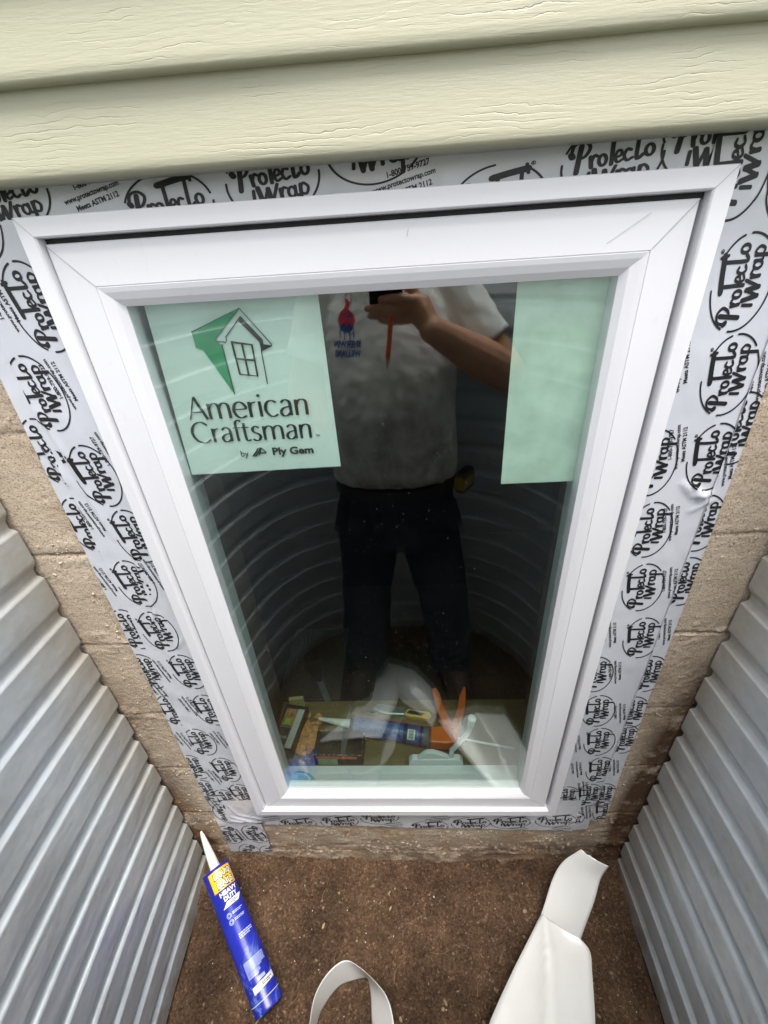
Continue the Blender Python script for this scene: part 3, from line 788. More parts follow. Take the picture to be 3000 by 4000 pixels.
tape('silver flashing tape strip along the top of the frame tucked under the siding', [(-.56, 1.165), (.56, 1.160), (.56, 1.288), (-.56, 1.288)], .0296,
     [(-.205, 1.222), (-.091, 1.240), (.015, 1.262), (-.378, 1.242), (.140, 1.207), (.250, 1.234), (.345, 1.245), (.45, 1.20), (-.48, 1.19), (.54, 1.24)],
     [(-.283, 1.238), (.044, 1.228), (.140, 1.262), (-.395, 1.180)], 0, .002)

# ------------------------------------------------------------------ inside: wooden buck, sill and dark basement
WOOD = m_wood('raw_plywood', (.115, .080, .034), (.215, .160, .075), (4, 50, 50))
WOODV = m_wood('raw_stud', (.085, .055, .034), (.15, .10, .062), (50, 50, 4))
buck = thing('wooden_window_buck', 'raw plywood sill and wooden jambs lining the opening behind the window', 'window buck')
MB().box((-.366, .1015, -.012), (.366, .308, .010)).build('sill_board', WOOD, buck, bevel=.001)
MB().box((-.3675, .1015, .0102), (-.362, .306, 1.2045)).build('jamb_board', WOODV, buck)
MB().box((.362, .1015, .0102), (.3675, .306, 1.2045)).build('jamb_board', WOODV, buck)
MB().box((-.3615, .1015, 1.2046), (.3615, .306, 1.2115)).build('head_board', WOODV, buck)
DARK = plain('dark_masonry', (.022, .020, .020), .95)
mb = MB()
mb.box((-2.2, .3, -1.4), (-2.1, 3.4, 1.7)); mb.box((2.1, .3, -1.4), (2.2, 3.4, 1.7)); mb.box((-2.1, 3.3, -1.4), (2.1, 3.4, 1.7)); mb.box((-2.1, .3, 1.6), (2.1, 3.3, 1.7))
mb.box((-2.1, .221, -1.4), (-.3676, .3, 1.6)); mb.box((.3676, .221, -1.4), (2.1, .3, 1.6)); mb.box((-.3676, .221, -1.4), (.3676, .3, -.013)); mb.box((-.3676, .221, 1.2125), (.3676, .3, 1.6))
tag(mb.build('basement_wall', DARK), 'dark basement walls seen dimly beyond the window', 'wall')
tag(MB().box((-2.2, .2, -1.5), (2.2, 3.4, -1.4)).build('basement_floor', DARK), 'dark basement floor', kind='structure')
# a bench below the sill with odds and ends that show faintly
bench = thing('work_bench', 'dark bench below the window just visible beyond the sill', 'bench')
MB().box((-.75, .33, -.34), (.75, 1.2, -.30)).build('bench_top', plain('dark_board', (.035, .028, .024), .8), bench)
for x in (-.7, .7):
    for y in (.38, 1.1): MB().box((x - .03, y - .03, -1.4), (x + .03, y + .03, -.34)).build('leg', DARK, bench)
mb = MB()
mb.box((-.49, .53, -.2999), (-.25, .90, -.292))
for k in range(26):
    x = -.485 + .0090 * k; mb.box((x, .54, -.2919), (x + .0045, .89, -.286))
tag(mb.build('ribbed_mat', plain('ribbed_plastic', (.10, .10, .095), .5)), 'ribbed dark mat lying beyond the left end of the sill', 'mat')
pk = thing('putty_knife', 'putty knife with a steel blade lying on the ribbed mat', 'putty knife')
Mk = Matrix.Translation((-.335, .60, -.283)) @ Matrix.Rotation(radians(118), 4, 'Z')
MB().prism([(-.10, -.010), (0, -.013), (0, .013), (-.10, .010)], 0, .014, Mk).build('handle', plain('slate_handle', (.22, .26, .29), .5), pk, bevel=.003)
MB().prism([(0, -.013), (.035, -.016), (.11, -.040), (.11, .040), (.035, .016), (0, .013)], .005, .0065, Mk).build('blade', plain('blade_steel', (.5, .52, .53), .3, .9), pk)

# things on the sill
ZS = .0103
def box_thing(name, label, c, sz, rot, mats, faces):
    t = thing(name, label, 'box'); M = Matrix.Translation((c[0], c[1], ZS)) @ Matrix.Rotation(rot, 4, 'Z')
    MB().box((-sz[0]/2, -sz[1]/2, 0), (sz[0]/2, sz[1]/2, sz[2]), 0, M).build('carton', mats, t, bevel=.0012)
    return t, M
CARTON = plain('black_carton', (.022, .021, .020), .5, vs_=60, var=.5)
WORN = plain('worn_edge', (.42, .40, .36), .8)
t, M = box_thing('fastener_box', 'flat black box with a pale label, propped by the left jamb on the sill', (-.318, .205), (.066, .140, .030), radians(-9), CARTON, 0)
q = .0306
MB().prism([(-.029,-.060),(.029,-.060),(.029,.060),(-.029,.060)], .0302, q, M).build('label_panel', plain('dark_label', (.05, .048, .045), .5), t)
MB().prism([(.009,-.058),(.027,-.058),(.027,.058),(.009,.058)], q + .0001, q + .0003, M).build('pale_stripe', plain('pale_print', (.56, .60, .52), .6), t)
MB().prism([(-.026,.004),(.007,.004),(.007,.056),(-.026,.056)], q + .0001, q + .0003, M).build('picture_panel', plain('orange_picture', (.48, .22, .09), .6, vs_=90, var=.6), t)
MB().prism([(-.018,.008),(-.002,.008),(-.002,.026),(-.018,.026)], q + .0004, q + .0006, M).build('green_patch', plain('lime_print', (.28, .62, .05), .6), t)
mb = MB()
for k in range(9):
    emit(mb, xf(typed('IIIIII'[: 3 + k % 4]), .006, pi/2, (-.022 + .0035 * k, -.030)), lambda p: tuple(M @ Vector((p[0], p[1], q + .0006))))
emit(mb, stroke([(-.027, .0), (.008, .0)], .0012, smooth=False) + stroke([(.008, -.058), (.008, .058)], .0010, smooth=False), lambda p: tuple(M @ Vector((p[0], p[1], q + .0006))))
mb.build('small_print', plain('grey_print', (.5, .5, .48), .6), t)
t, M2 = box_thing('blade_box', 'worn black box with an orange band, lying in front of the blue cartridge', (-.168, .148), (.128, .066, .048), radians(-1), CARTON, 0)
mb = MB()
MF = M2 @ Matrix(((1, 0, 0, 0), (0, 0, 1, -.0336), (0, 1, 0, 0), (0, 0, 0, 1)))
MB().prism([(-.056,.030),(.050,.030),(.050,.041),(-.056,.041)], 0, .0004, MF).build('orange_band', plain('orange_print', (.62, .13, .04), .6), t)
MB().prism([(-.054,.004),(-.002,.004),(-.002,.029),(-.054,.029)], 0, .0004, MF).build('green_panel', plain('green_print', (.30, .52, .36), .6), t)
mb = MB(); rnd = random.Random(3)
for k in range(60):
    u = rnd.uniform(-.064, .064); e = rnd.choice((0, 1, 2)); r = rnd.uniform(.0006, .0016)
    p = Vector((u, -.0332 + rnd.uniform(-.0004, .001), .048)) if e < 2 else Vector((rnd.choice((-.064, .064)), rnd.uniform(-.033, .033), .0481))
    mb.ell(M2 @ p, (r * 1.5, r * .6, r * .5), None, 6, 4)
mb.build('worn_edges', WORN, t)
# orange spill beside the box
mb = MB(); rnd = random.Random(5)
for k in range(150):
    x, y = rnd.gauss(-.262, .022), rnd.gauss(.190, .030); r = rnd.uniform(.003, .011)
    mb.ell((x, y, ZS + .001 + .012 * exp(-((x + .262) / .02) ** 2 - ((y - .19) / .03) ** 2)), (r, r * rnd.uniform(.6, 1.2), r * .55), None, 9, 6)
tag(remeshed('foam_spill', mb, plain('orange_foam', (.62, .30, .11), .9, vs_=120, var=.35, bump=.5, bs=300), None, .0016, 2), 'crumbly orange foam spill beside the flat black box', 'foam')
# cartridge in the caulk gun
A0, A1 = Vector((-.142, .214, ZS + .0275)), Vector((.060, .176, ZS + .0275))
ax = (A1 - A0).normalized(); Lc = (A1 - A0).length
cg = thing('caulk_cartridge', 'blue patterned adhesive cartridge with a barcode, loaded in the orange gun', 'cartridge')
BLUE2 = NG('blue_print'); BLUE2.base(BLUE2.ramp(BLUE2.noise(420, 2), [(0.42, (.018, .03, .16)), (0.58, (.12, .19, .42))]), .35); 
MB().lathe(A0, A1, [(0, .018), (.001, .0245), (.004, .0250), (Lc, .0250), (Lc + .002, .0245), (Lc + .002, .015)], 40).build('cartridge_body', BLUE2.m, cg, smooth=True, auto=40)
MB().lathe(A0 - ax * .001, A0 - ax * 2, [(0, .013), (.010, .0115), (.095, .0042), (.0955, .003)], 20).build('nozzle', plain('pale_nozzle', (.74, .72, .68), .4), cg, smooth=True, auto=40)
nv_ = (CAM - (A0 + A1) / 2); nv_ = (nv_ - ax * nv_.dot(ax)).normalized(); rt_ = ax.cross(nv_)
def on_c(p, r=.0254): a = p[1] / .025; return tuple(A0 + ax * p[0] + (nv_ * cos(a) - rt_ * sin(a) * -1) * r)
mb = MB(); mb.grid(lambda u, v: on_c((.162 + .020 * u, -.012 + .026 * v)), 6, 12); mb.build('barcode_label', plain('barcode_white', (.72, .76, .68), .5), cg, smooth=True)
mb = MB(); rnd = random.Random(4); y = -.010
while y < .012:
    wd = rnd.choice((.0005, .0009, .0013)); mb.grid(lambda u, v: on_c((.1655 + .013 * u, y + wd * v), .0257), 1, 2); y += wd + rnd.choice((.0005, .0009))
mb.build('barcode', INK, cg)
NAVY = plain('navy_band', (.02, .02, .07), .4)
for k in (.0005, .150, .194): MB().grid(lambda u, v: on_c((k + .010 * u * (1 if k < .19 else .7), -.036 + .072 * v), .0252), 3, 24).build('dark_band', NAVY, cg, smooth=True)
gun = thing('caulk_gun', 'orange caulk gun lying on the sill with its handle and trigger spread', 'caulk gun')
ORANGE = plain('orange_paint', (.72, .15, .025), .38, vs_=20, bump=.1, bs=90)
mb = MB().lathe(A1 - ax * .0, A1 + ax, [(0, .0262), (.012, .0270), (.014, .0225), (.017, .0225)], 32); mb.build('rear_cap', plain('grey_cap', (.13, .13, .12), .5), gun, smooth=True, auto=40)
def curved(nm, pts, widths, z0, z1, mat_, par, bev=.0025):
    P = catmull(pts, 7); mb = MB(); lf, r_ = [], []
    for i, p in enumerate(P):
        d = (P[min(i + 1, len(P) - 1)] - P[max(i - 1, 0)]).normalized(); n_ = Vector((-d.y, d.x))
        f = i / (len(P) - 1) * (len(widths) - 1); k = min(int(f), len(widths) - 2); wd = widths[k] + (widths[k + 1] - widths[k]) * (f - k)
        lf.append(p + n_ * wd / 2); r_.append(p - n_ * wd / 2)
    rg = [[Vector((a.x, a.y, z0)), Vector((b.x, b.y, z0)), Vector((b.x, b.y, z1)), Vector((a.x, a.y, z1))] for a, b in zip(lf, r_)]
    mb.rings(rg); return mb.build(nm, mat_, par, bevel=bev)
mb = MB().prism([(.078, .192), (.128, .200), (.150, .178), (.146, .150), (.120, .146), (.074, .150)], ZS + .012, ZS + .046); mb.build('gun_frame', ORANGE, gun, bevel=.004)
curved('handle', [(.128, .186), (.117, .225), (.108, .262), (.103, .292), (.096, .318)], [.030, .024, .020, .019, .012], ZS + .016, ZS + .042, ORANGE, gun)
curved('trigger', [(.138, .180), (.152, .215), (.168, .252), (.177, .290), (.186, .322)], [.024, .022, .020, .019, .006], ZS + .020, ZS + .040, ORANGE, gun)
for i in range(3):
    o_ = MB(); x, y = ((.136, .190), (.148, .212), (.132, .172))[i]
    o_.lathe((x, y, ZS + .0405), (x, y, ZS + 1), [(0, .0045), (.0060, .0045), (.0075, .003)], 14).build('rivet', plain('rivet_metal', (.6, .6, .58), .35, .8), gun, smooth=True, auto=40)
pr = MB().capsule((.145, .168, ZS + .033), .0028, (.290, .140, ZS + .030), .0028, 10, 3); pr.build('plunger_rod', plain('bright_rod', (.8, .8, .8), .3, .3), gun, smooth=True)
cr = MB(); pl = [A0 + ax * t_ for t_ in (.0, .05, .10, .15, Lc + .01)]
rg = []
for p in pl: rg.append([p + (nv_ * cos(a) + rt_ * sin(a)) * .0268 for a in [radians(110 + 140 * i / 10) for i in range(11)]] + [p + (nv_ * cos(a) + rt_ * sin(a)) * .0282 for a in [radians(250 - 140 * i / 10) for i in range(11)]])
cr.rings(rg).build('cradle', ORANGE, gun, smooth=True, auto=40)
# utility knife behind the cartridge
kn = thing('utility_knife', 'grey and yellow utility knife lying behind the cartridge', 'knife')
Mn = Matrix.Translation((-.004, .262, ZS)) @ Matrix.Rotation(radians(-11), 4, 'Z')
MB().prism([(-.084,-.004),(-.070,.012),(-.03,.015),(.02,.012),(.012,-.010),(-.03,-.016),(-.062,-.014)], 0, .016, Mn).build('nose', plain('knife_grey', (.42, .43, .44), .35, .7), kn, bevel=.003)
MB().prism([(.0125,-.010),(.0205,.012),(.05,.010),(.082,.012),(.090,.002),(.086,-.012),(.05,-.010),(.03,-.013)], .0, .0165, Mn).build('grip', plain('knife_yellow', (.66, .42, .10), .45), kn, bevel=.003)
MB().prism([(.018,-.003),(.028,.006),(.058,.004),(.070,.003),(.060,-.005),(.03,-.006)], .0167, .0185, Mn).build('slider', plain('knife_black', (.05, .05, .05), .5), kn, bevel=.0005)
MB().prism([(-.078,-.006),(-.118,-.017),(-.074,-.013)], .006, .0068, Mn).build('blade', plain('blade_bright', (.6, .6, .6), .25, .9), kn)
for (x, y, rz, sx_, sy_) in ((-.315, .2935, .1, .042, .012),):
    tag(MB().prism([(-.021,-.006),(.021,-.006),(.021,.006),(-.021,.006)], ZS, ZS + .036, Matrix.Translation((x, y, 0)) @ Matrix.Rotation(rz, 4, 'Z')).build('wood_offcut', m_wood('fresh_offcut', (.48, .38, .15), (.60, .50, .22)), bevel=.0008), 'small pale wood offcut standing at the back edge of the sill', 'wood offcut')

# ------------------------------------------------------------------ adhesive tube leaning in the left corner
TB, TT = Vector((-.3215, -.2590, -.3040)), Vector((-.4993, -.0399, -.1917))
ta = (TT - TB).normalized(); TL = (TT - TB).length; TR = .0335
tn = CAM - (TB + TT) / 2; tn = (tn - ta * tn.dot(ta)).normalized(); tr_ = ta.cross(tn)
tube = thing('adhesive_tube', 'large scuffed blue adhesive tube leaning nozzle up against the wall and the left well side', 'adhesive tube')
g = NG('tube_blue')
c = g.ramp(g.noise(14, 4), [(0.3, (.012, .020, .30)), (0.7, (.020, .032, .40))])
scf = g.math('MULTIPLY', g.ramp(g.noise(1, 5, 0.7, vec=g.map((26, 9, 60), (0.4, 0.7, 0.2))), [(0.545, 0), (0.64, 0.9)]), g.ramp(g.noise(8, 3), [(0.46, 0), (0.6, 1)]))
c = g.mix(scf, c, (.17, .26, .62))
g.base(c, .27, 0, .5); g.bump(g.noise(40, 3), .06, .001)
MB().lathe(TB, TT, [(.0015, TR - .006), (.0015, TR - .001), (0, TR), (.003, TR + .0008), (.006, TR), (TL - .004, TR), (TL - .002, TR + .0010), (TL, TR + .0004), (TL, TR - .002)], 64).build('tube_body', g.m, tube, smooth=True, auto=40)
MB().lathe(TT - ta * .0045, TT + ta, [(0, TR - .002), (.001, .022), (.0015, .012)], 40).build('end_disc', plain('tin_end', (.50, .47, .40), .4, .6), tube, smooth=True, auto=40)
NZP = plain('white_nozzle', (.72, .70, .64), .4, bump=.1)
MB().lathe(TT - ta * .003, TT + ta, [(0, .0135), (.012, .0120), (.030, .0112), (.060, .0085), (.090, .0052), (.099, .0030), (.1015, .0018)], 28).build('nozzle', NZP, tube, smooth=True, auto=50)
def on_t(p, r=.0003):
    a = p[0] / TR + .22
    return tuple(TB + ta * (TL - p[1]) + (tn * cos(a) + tr_ * sin(a)) * (TR + r))
flip = lambda polys: [[Vector((p[0], -p[1])) for p in q] for q in polys]
def patch(nm, quad, mat_, r, n=16):
    bl, br, t1, t0 = [Vector(q) for q in quad]
    MB().grid(lambda u, v: on_t(tuple(bl.lerp(br, u).lerp(t0.lerp(t1, u), v)), r), n, 6).build(nm, mat_, tube, smooth=True)
YEL = plain('label_yellow', (.93, .52, .004), .32); RED_ = plain('label_red', (.72, .12, .03), .35); WHT = plain('label_white', (.78, .78, .76), .35); PALE = plain('label_pale_blue', (.50, .57, .80), .4)
patch('label_panel', [(-.0305, .0062), (.0305, .0062), (.0305, .0512), (-.0305, .0512)], RED_, .0002)
patch('label_panel', [(-.0297, .0070), (.0297, .0070), (.0297, .0504), (-.0297, .0504)], YEL, .0004)
BLK = INK
mbk, mbw = MB(), MB()
def fit(polys, wd, ht, cx, cy):
    xs = [p[0] for q in polys for p in q]; ys = [p[1] for q in polys for p in q]
    x0, x1, y0, y1 = min(xs), max(xs), min(ys), max(ys)
    return [[Vector((cx + ((p[0] - x0) / (x1 - x0) - .5) * wd, cy - ((p[1] - y0) / (y1 - y0) - .5) * ht)) for p in q] for q in polys]
for tx, cy, wd in (('LIQUID', .0205, .0440), ('NAILS', .0395, .0400)):
    emit(mbk, fit(typed(tx, .075), wd + .0042, .0190, .0035, cy), lambda p: on_t(p, .0006))
    emit(mbw, fit(typed(tx, .012), wd, .0142, .0030, cy - .0003), lambda p: on_t(p, .0009))
mbk.build('lettering_shadow', BLK, tube)
for tx, cy, wd in (('HEAVY', .0600, .0450), ('DUTY', .0722, .0330)):
    emit(mbw, fit(typed(tx, .04), wd, .0098, .0025, cy), lambda p: on_t(p, .0006))
mbw.build('bold_lettering', WHT, tube)
patch('white_panel', [(-.0105, .0800), (.0315, .0770), (.0165, .0900), (-.0230, .0900)], WHT, .0005)
def fine(mb_, x, y, lines, wd, s_, rr, seed):
    rn = random.Random(seed)
    for k in range(lines):
        xx = x
        while xx < x + wd * (1 if k < lines - 1 else .7):
            L_ = rn.uniform(.002, .006); L_ = min(L_, x + wd - xx)
            if L_ > .0006: emit(mb_, [[Vector((xx, y + k * s_)), Vector((xx + L_, y + k * s_)), Vector((xx + L_, y + k * s_ + s_ * .55)), Vector((xx, y + k * s_ + s_ * .55))]], lambda p: on_t(p, rr))
            xx += L_ + .0011
def block(nm, mt, *args):
    q = MB(); fine(q, *args); q.build(nm, mt, tube)
block('dark_fine_print', BLK, -.004, .0815, 3, .018, .0028, .0008, 1)
for yy, sd in ((.104, 2), (.118, 3)):
    block('fine_print', PALE, -.008, yy, 2, .026, .0030, .0005, sd)
    q = MB()
    for r_ in (.0052, .0030): emit(q, stroke([(-.0165 + r_ * cos(2*pi*i/16), yy + .003 + r_ * sin(2*pi*i/16)) for i in range(16)], .0009, closed=True), lambda p: on_t(p, .0005))
    q.build('round_symbol', PALE, tube)
block('fine_print', PALE, -.012, .150, 3, .034, .0040, .0005, 5)
block('fine_print', PALE, -.026, .205, 6, .050, .0036, .0005, 6); block('fine_print', PALE, -.026, .2275, 3, .030, .0036, .0005, 7)
q = MB(); emit(q, flip(xf(typed('IIIIIIIII', .04), .0085, 0, (.0, -.2485))), lambda p: on_t(p, .0005)); q.build('fine_print', PALE, tube)
patch('white_panel', [(-.026, .2530), (.030, .2500), (.030, .2620), (-.026, .2660)], WHT, .0005)
block('dark_fine_print', BLK, -.004, .2555, 2, .026, .0034, .0008, 9)
MB().grid(lambda u, v: on_t((-.06 + .12 * u, .2815 + .0014 * v), .0004), 40, 1).build('pale_ring', PALE, tube, smooth=True)

# ------------------------------------------------------------------ release liner peeled from the tape
def ribbon(name, label, L, R, mat_=None, ridge=None, n=60, th=.0004, mats=None):
    """a curling strip given its two edges as 3-D points"""
    def cr(P):
        P = [Vector(p) for p in P]; out = []
        m_ = len(P)
        for i in range(m_ - 1):
            p0 = P[i - 1] if i else P[0] * 2 - P[1]; p3 = P[i + 2] if i + 2 < m_ else P[-1] * 2 - P[-2]; a, b = P[i], P[i + 1]
            for k in range(12):
                t = k / 12; out.append(.5 * (2 * a + (b - p0) * t + (2 * p0 - 5 * a + 4 * b - p3) * t * t + (3 * a - p0 - 3 * b + p3) * t ** 3))
        return out + [P[-1]]
    l, r = cr(L), cr(R); mb = MB(); nu = 14; N_ = len(l) - 1
    def fn(u, v):
        i = min(int(round(v * N_)), N_); p = l[i].lerp(r[i], u)
        if ridge:
            d = (r[i] - l[i]).normalized(); t = (l[min(i + 1, N_)] - l[max(i - 1, 0)]).normalized(); n_ = d.cross(t)
            if n_.z < 0: n_.negate()
            p = p + n_ * ridge(u, v)
        if i in (0, N_): p = p + Vector((0, 1, 0)) * .004 * noise.noise((u * 7, 1, v))
        return tuple(p)
    mb.grid(fn, nu, N_)
    o = mb.build(name, mat_ or LINER, None, smooth=True)
    s_ = o.modifiers.new('solidify', 'SOLIDIFY'); s_.thickness = th
    return tag(o, label, 'release liner', 'white release liner strips on the soil')
ribbon('release_liner', 'upper white liner strip whose torn end curls up against the wall at right',
       [(.444,-.004,-.160), (.403,-.015,-.200), (.375,-.038,-.235), (.339,-.090,-.280), (.313,-.122,-.305), (.27,-.17,-.318)],
       [(.499,-.039,-.160), (.482,-.052,-.200), (.462,-.083,-.235), (.435,-.118,-.280), (.415,-.144,-.305), (.37,-.20,-.318)], ridge=lambda u, v: .006 * sin(pi * u) * (1 - v))
ribbon('release_liner', 'wide creased white liner sheet folded over the strip at lower right',
       [(.331,-.101,-.268), (.286,-.150,-.270), (.237,-.204,-.265), (.170,-.285,-.250), (.115,-.37,-.235)],
       [(.413,-.144,-.268), (.428,-.165,-.272), (.417,-.205,-.265), (.392,-.281,-.250), (.350,-.39,-.235)],
       ridge=lambda u, v: .034 * (.75 * max(0, 1 - abs(u - (.08 + .5 * min(1, v / .75) ** .7)) / .40) ** 2 + .25 * max(0, 1 - abs(u - (.08 + .5 * min(1, v / .75) ** .7)) / .09)) * min(1, v * 2 + .35))
ribbon('release_liner', 'narrow white liner loop standing on edge near the bottom centre',
       [(-.20,-.42,-.250), (-.214,-.35,-.245), (-.214,-.293,-.245), (-.209,-.251,-.245), (-.185,-.215,-.245), (-.149,-.194,-.245), (-.115,-.203,-.245), (-.072,-.229,-.245), (-.046,-.253,-.245), (-.032,-.289,-.245), (-.02,-.36,-.25), (.02,-.44,-.26)],
       [(-.19,-.42,-.334), (-.211,-.34,-.334), (-.211,-.278,-.332), (-.197,-.248,-.332), (-.168,-.219,-.332), (-.132,-.208,-.332), (-.103,-.204,-.332), (-.096,-.214,-.330), (-.091,-.237,-.328), (-.086,-.277,-.326), (-.07,-.35,-.33), (-.03,-.43,-.333)])
ribbon('release_liner', 'flat white liner piece between the boots, seen only reflected in the glass',
       [(-.310,-.352,-.327), (-.205,-.455,-.322), (-.145,-.560,-.305), (-.078,-.665,-.285)], [(-.085,-.362,-.324), (-.060,-.420,-.316), (-.020,-.505,-.298), (.030,-.612,-.280)], ridge=lambda u, v: .012 * max(0, 1 - abs(u - .6) / .4))
ribbon('release_liner', 'folded white liner flap lying over another piece, seen only reflected in the glass',
       [(-.035,-.625,-.272), (.032,-.612,-.270), (.090,-.562,-.290), (.140,-.505,-.315)], [(-.022,-.500,-.290), (.004,-.468,-.285), (.052,-.440,-.300), (.100,-.395,-.322)], ridge=lambda u, v: .010 * max(0, 1 - abs(u - .35) / .35))

# ------------------------------------------------------------------ crumbs and chips on the soil
CHIP = m_wood('wood_chip', (.20, .125, .055), (.42, .29, .14), (60, 60, 8))
def chip(label, x, y, ln, wd, rz, mt=None, h=.006):
    z = soil_z(x, y); M = Matrix.Translation((x, y, z + .001)) @ Matrix.Rotation(rz, 4, 'Z') @ Matrix.Rotation(.1, 4, 'X')
    rn = random.Random(int(x * 1e4)); n = 14
    pl = [(ln / 2 * cos(2*pi*i/n) * rn.uniform(.8, 1.1), wd / 2 * sin(2*pi*i/n) * rn.uniform(.65, 1.15)) for i in range(n)]
    tag(MB().prism(pl, 0, h, M).build('wood_chip', mt or CHIP, bevel=.001), label, 'wood chip', 'wood chips lying on the soil')
chip('long pale wood chip lying beside the blue tube', -.395, -.205, .070, .024, radians(112), None, .010)
chip('yellow splinter of wood near the middle of the soil', -.048, -.072, .013, .004, radians(60))
chip('oval brown chip to the right of the blue tube', -.222, -.110, .015, .007, radians(70))
chip('small round chip left of the white liner tip', .305, -.075, .012, .010, radians(10), plain('stone_chip', (.24, .18, .12), .9))
mb = MB(); rnd = random.Random(11)
for k in range(95):
    x, y = rnd.uniform(-.5, .52), rnd.uniform(-.29, .0); z = soil_z(x, y) + .0015
    r = rnd.choice((.0007, .0009, .0012)); M = Matrix.Rotation(rnd.uniform(0, pi), 3, 'Z')
    mb.ell((x, y, z), (r * rnd.uniform(1, 3.2 if k % 9 == 0 else 1.3), r, r * .7), M, 7, 5)
tag(mb.build('foam_crumbs', plain('white_crumb', (.75, .72, .66), .9), smooth=True), 'scattered tiny white crumbs on the brown soil', 'crumbs', kind='stuff')
mb = MB()
for k in range(150):
    x, y = rnd.uniform(-.52, .53), rnd.uniform(-.30, .0); z = soil_z(x, y) + .001
    r = rnd.uniform(.0012, .0040); mb.ell((x, y, z), (r * rnd.uniform(1, 1.9), r, r * .7), Matrix.Rotation(rnd.uniform(0, pi), 3, 'Z'), 8, 5)
tag(mb.build('pebbles', plain('pebble_tan', (.20, .14, .085), .95, vs_=18, var=.6)), 'scattered tan pebbles and grit in the brown soil', 'pebbles', kind='stuff')
mb = MB()
for k in range(26):
    x, y, a, L_ = rnd.uniform(-.5, .5), rnd.uniform(-.28, -.02), rnd.uniform(0, 2*pi), rnd.uniform(.012, .045)
    pts = [Vector((x + cos(a + .5 * q) * L_ * q, y + sin(a + .5 * q) * L_ * q, soil_z(x, y) + .003 + .003 * sin(q * 3))) for q in (0, .33, .66, 1)]
    for p, q in zip(pts[:-1], pts[1:]): mb.capsule(p, .0005, q, .0004, 5, 1)
tag(mb.build('dry_rootlets', plain('rootlet', (.26, .18, .10), .9)), 'dry hair-thin rootlets on the brown soil', 'rootlets', kind='stuff')
tag(MB().capsule((-.40, -.345, -.325), .002, (-.325, -.245, -.329), .0016, 7, 2).build('dry_twig', CHIP, smooth=True), 'thin dry twig sticking out under the bottom of the blue tube', 'twig')

# ------------------------------------------------------------------ the person standing in the well, seen mirrored in the glass
pt = thing('person', 'person in white printed t-shirt and dark jeans, mirrored standing in the window glass', 'person')
g = NG('skin'); g.base(g.ramp(g.noise(60, 4), [(0.3, (.42, .215, .135)), (0.7, (.53, .29, .19))]), .55, 0, .35)
g.p.inputs['Subsurface Weight'].default_value = .05; g.bump(g.noise(500, 2), .15, .0006); SKIN = g.m
def PL(a, b, f): return CAM + RX * a + RU * b + RF * f
# torso rings (z, y centre, half width, half depth); shared by the body (thinner) and the shirt
TOR = [(.50, -.735, .186, .110), (.555, -.728, .192, .122), (.60, -.722, .194, .138), (.68, -.715, .190, .150), (.78, -.718, .184, .146), (.88, -.738, .186, .132), (.97, -.764, .192, .116), (1.04, -.785, .188, .100), (1.085, -.795, .165, .085), (1.115, -.800, .120, .072), (1.14, -.800, .070, .062)]
def torso(mb, grow, z0=-9, z1=9):
    rg = []
    for z, yc, a, b in TOR:
        if z0 <= z <= z1: rg.append([Vector(((a + grow) * math.copysign(abs(cos(t)) ** .82, cos(t)), yc + (b + grow) * math.copysign(abs(sin(t)) ** .9, sin(t)), z)) for t in [2*pi*i/40 for i in range(40)]])
    mb.rings(rg)
SH = {1: Vector((.185, -.795, 1.055)), -1: Vector((-.185, -.795, 1.055))}
ELB = {1: Vector((.335, -.725, .850)), -1: Vector((-.262, -.755, .815))}
WR = {1: Vector((.112, -.575, 1.000)), -1: Vector((-.196, -.672, .735))}
HIP = {1: Vector((.088, -.735, .44)), -1: Vector((-.088, -.735, .44))}
KN = {1: Vector((.158, -.690, .065)), -1: Vector((-.128, -.690, .065))}
AN = {1: Vector((.192, -.655, -.235)), -1: Vector((-.150, -.655, -.235))}
body = MB(); torso(body, -.016)
body.capsule((0, -.80, 1.10), .058, (0, -.785, 1.20), .056)
body.ell((0, -.775, 1.305), (.076, .096, .118)); body.ell((0, -.755, 1.245), (.058, .070, .060)); body.ell((0, -.672, 1.295), (.014, .020, .022))
for sx in (-1, 1):
    body.ell((sx * .078, -.785, 1.295), (.010, .022, .032)); body.ell((sx * .030, -.688, 1.318), (.013, .008, .008))
body.ell((0, -.684, 1.252), (.024, .010, .007))
for sx in (-1, 1):
    body.capsule(SH[sx], .064, ELB[sx], .054); e, q = ELB[sx], WR[sx]; mid = e.lerp(q, .32)
    body.capsule(e, .052, mid, .056); body.capsule(mid, .056, q, .033)
    body.capsule(HIP[sx], .082, KN[sx], .058); body.capsule(KN[sx], .056, AN[sx], .042)
    body.capsule(AN[sx], .04, AN[sx] + Vector((0, .10, -.055)), .032)
# right hand closed round the lower end of the phone
K = {'i': PL(.044, -.112, .006), 'm': PL(.046, -.132, .005), 'r': PL(.045, -.151, .002), 'p': PL(.040, -.168, -.004)}
w_ = WR[1]
for k, r in (('i', .0145), ('m', .0150), ('r', .0145), ('p', .0130)): body.capsule(w_, .024, K[k], r)
body.capsule(w_, .026, PL(.060, -.125, -.004), .020); body.capsule(PL(.060, -.125, -.006), .019, PL(.052, -.150, -.006), .018)
def finger(pts, rs):
    for (a, ra), (b, rb) in zip(zip(pts[:-1], rs[:-1]), zip(pts[1:], rs[1:])): body.capsule(a, ra, b, rb, 12, 4)
finger([K['i'], PL(.006, -.100, .0135), PL(-.022, -.103, .0115), PL(-.040, -.107, .0105)], [.0128, .0114, .0104, .0090])
finger([K['m'], PL(-.004, -.128, .0140), PL(-.042, -.129, .0120), PL(-.074, -.132, .0090)], [.0128, .0114, .0104, .0090])
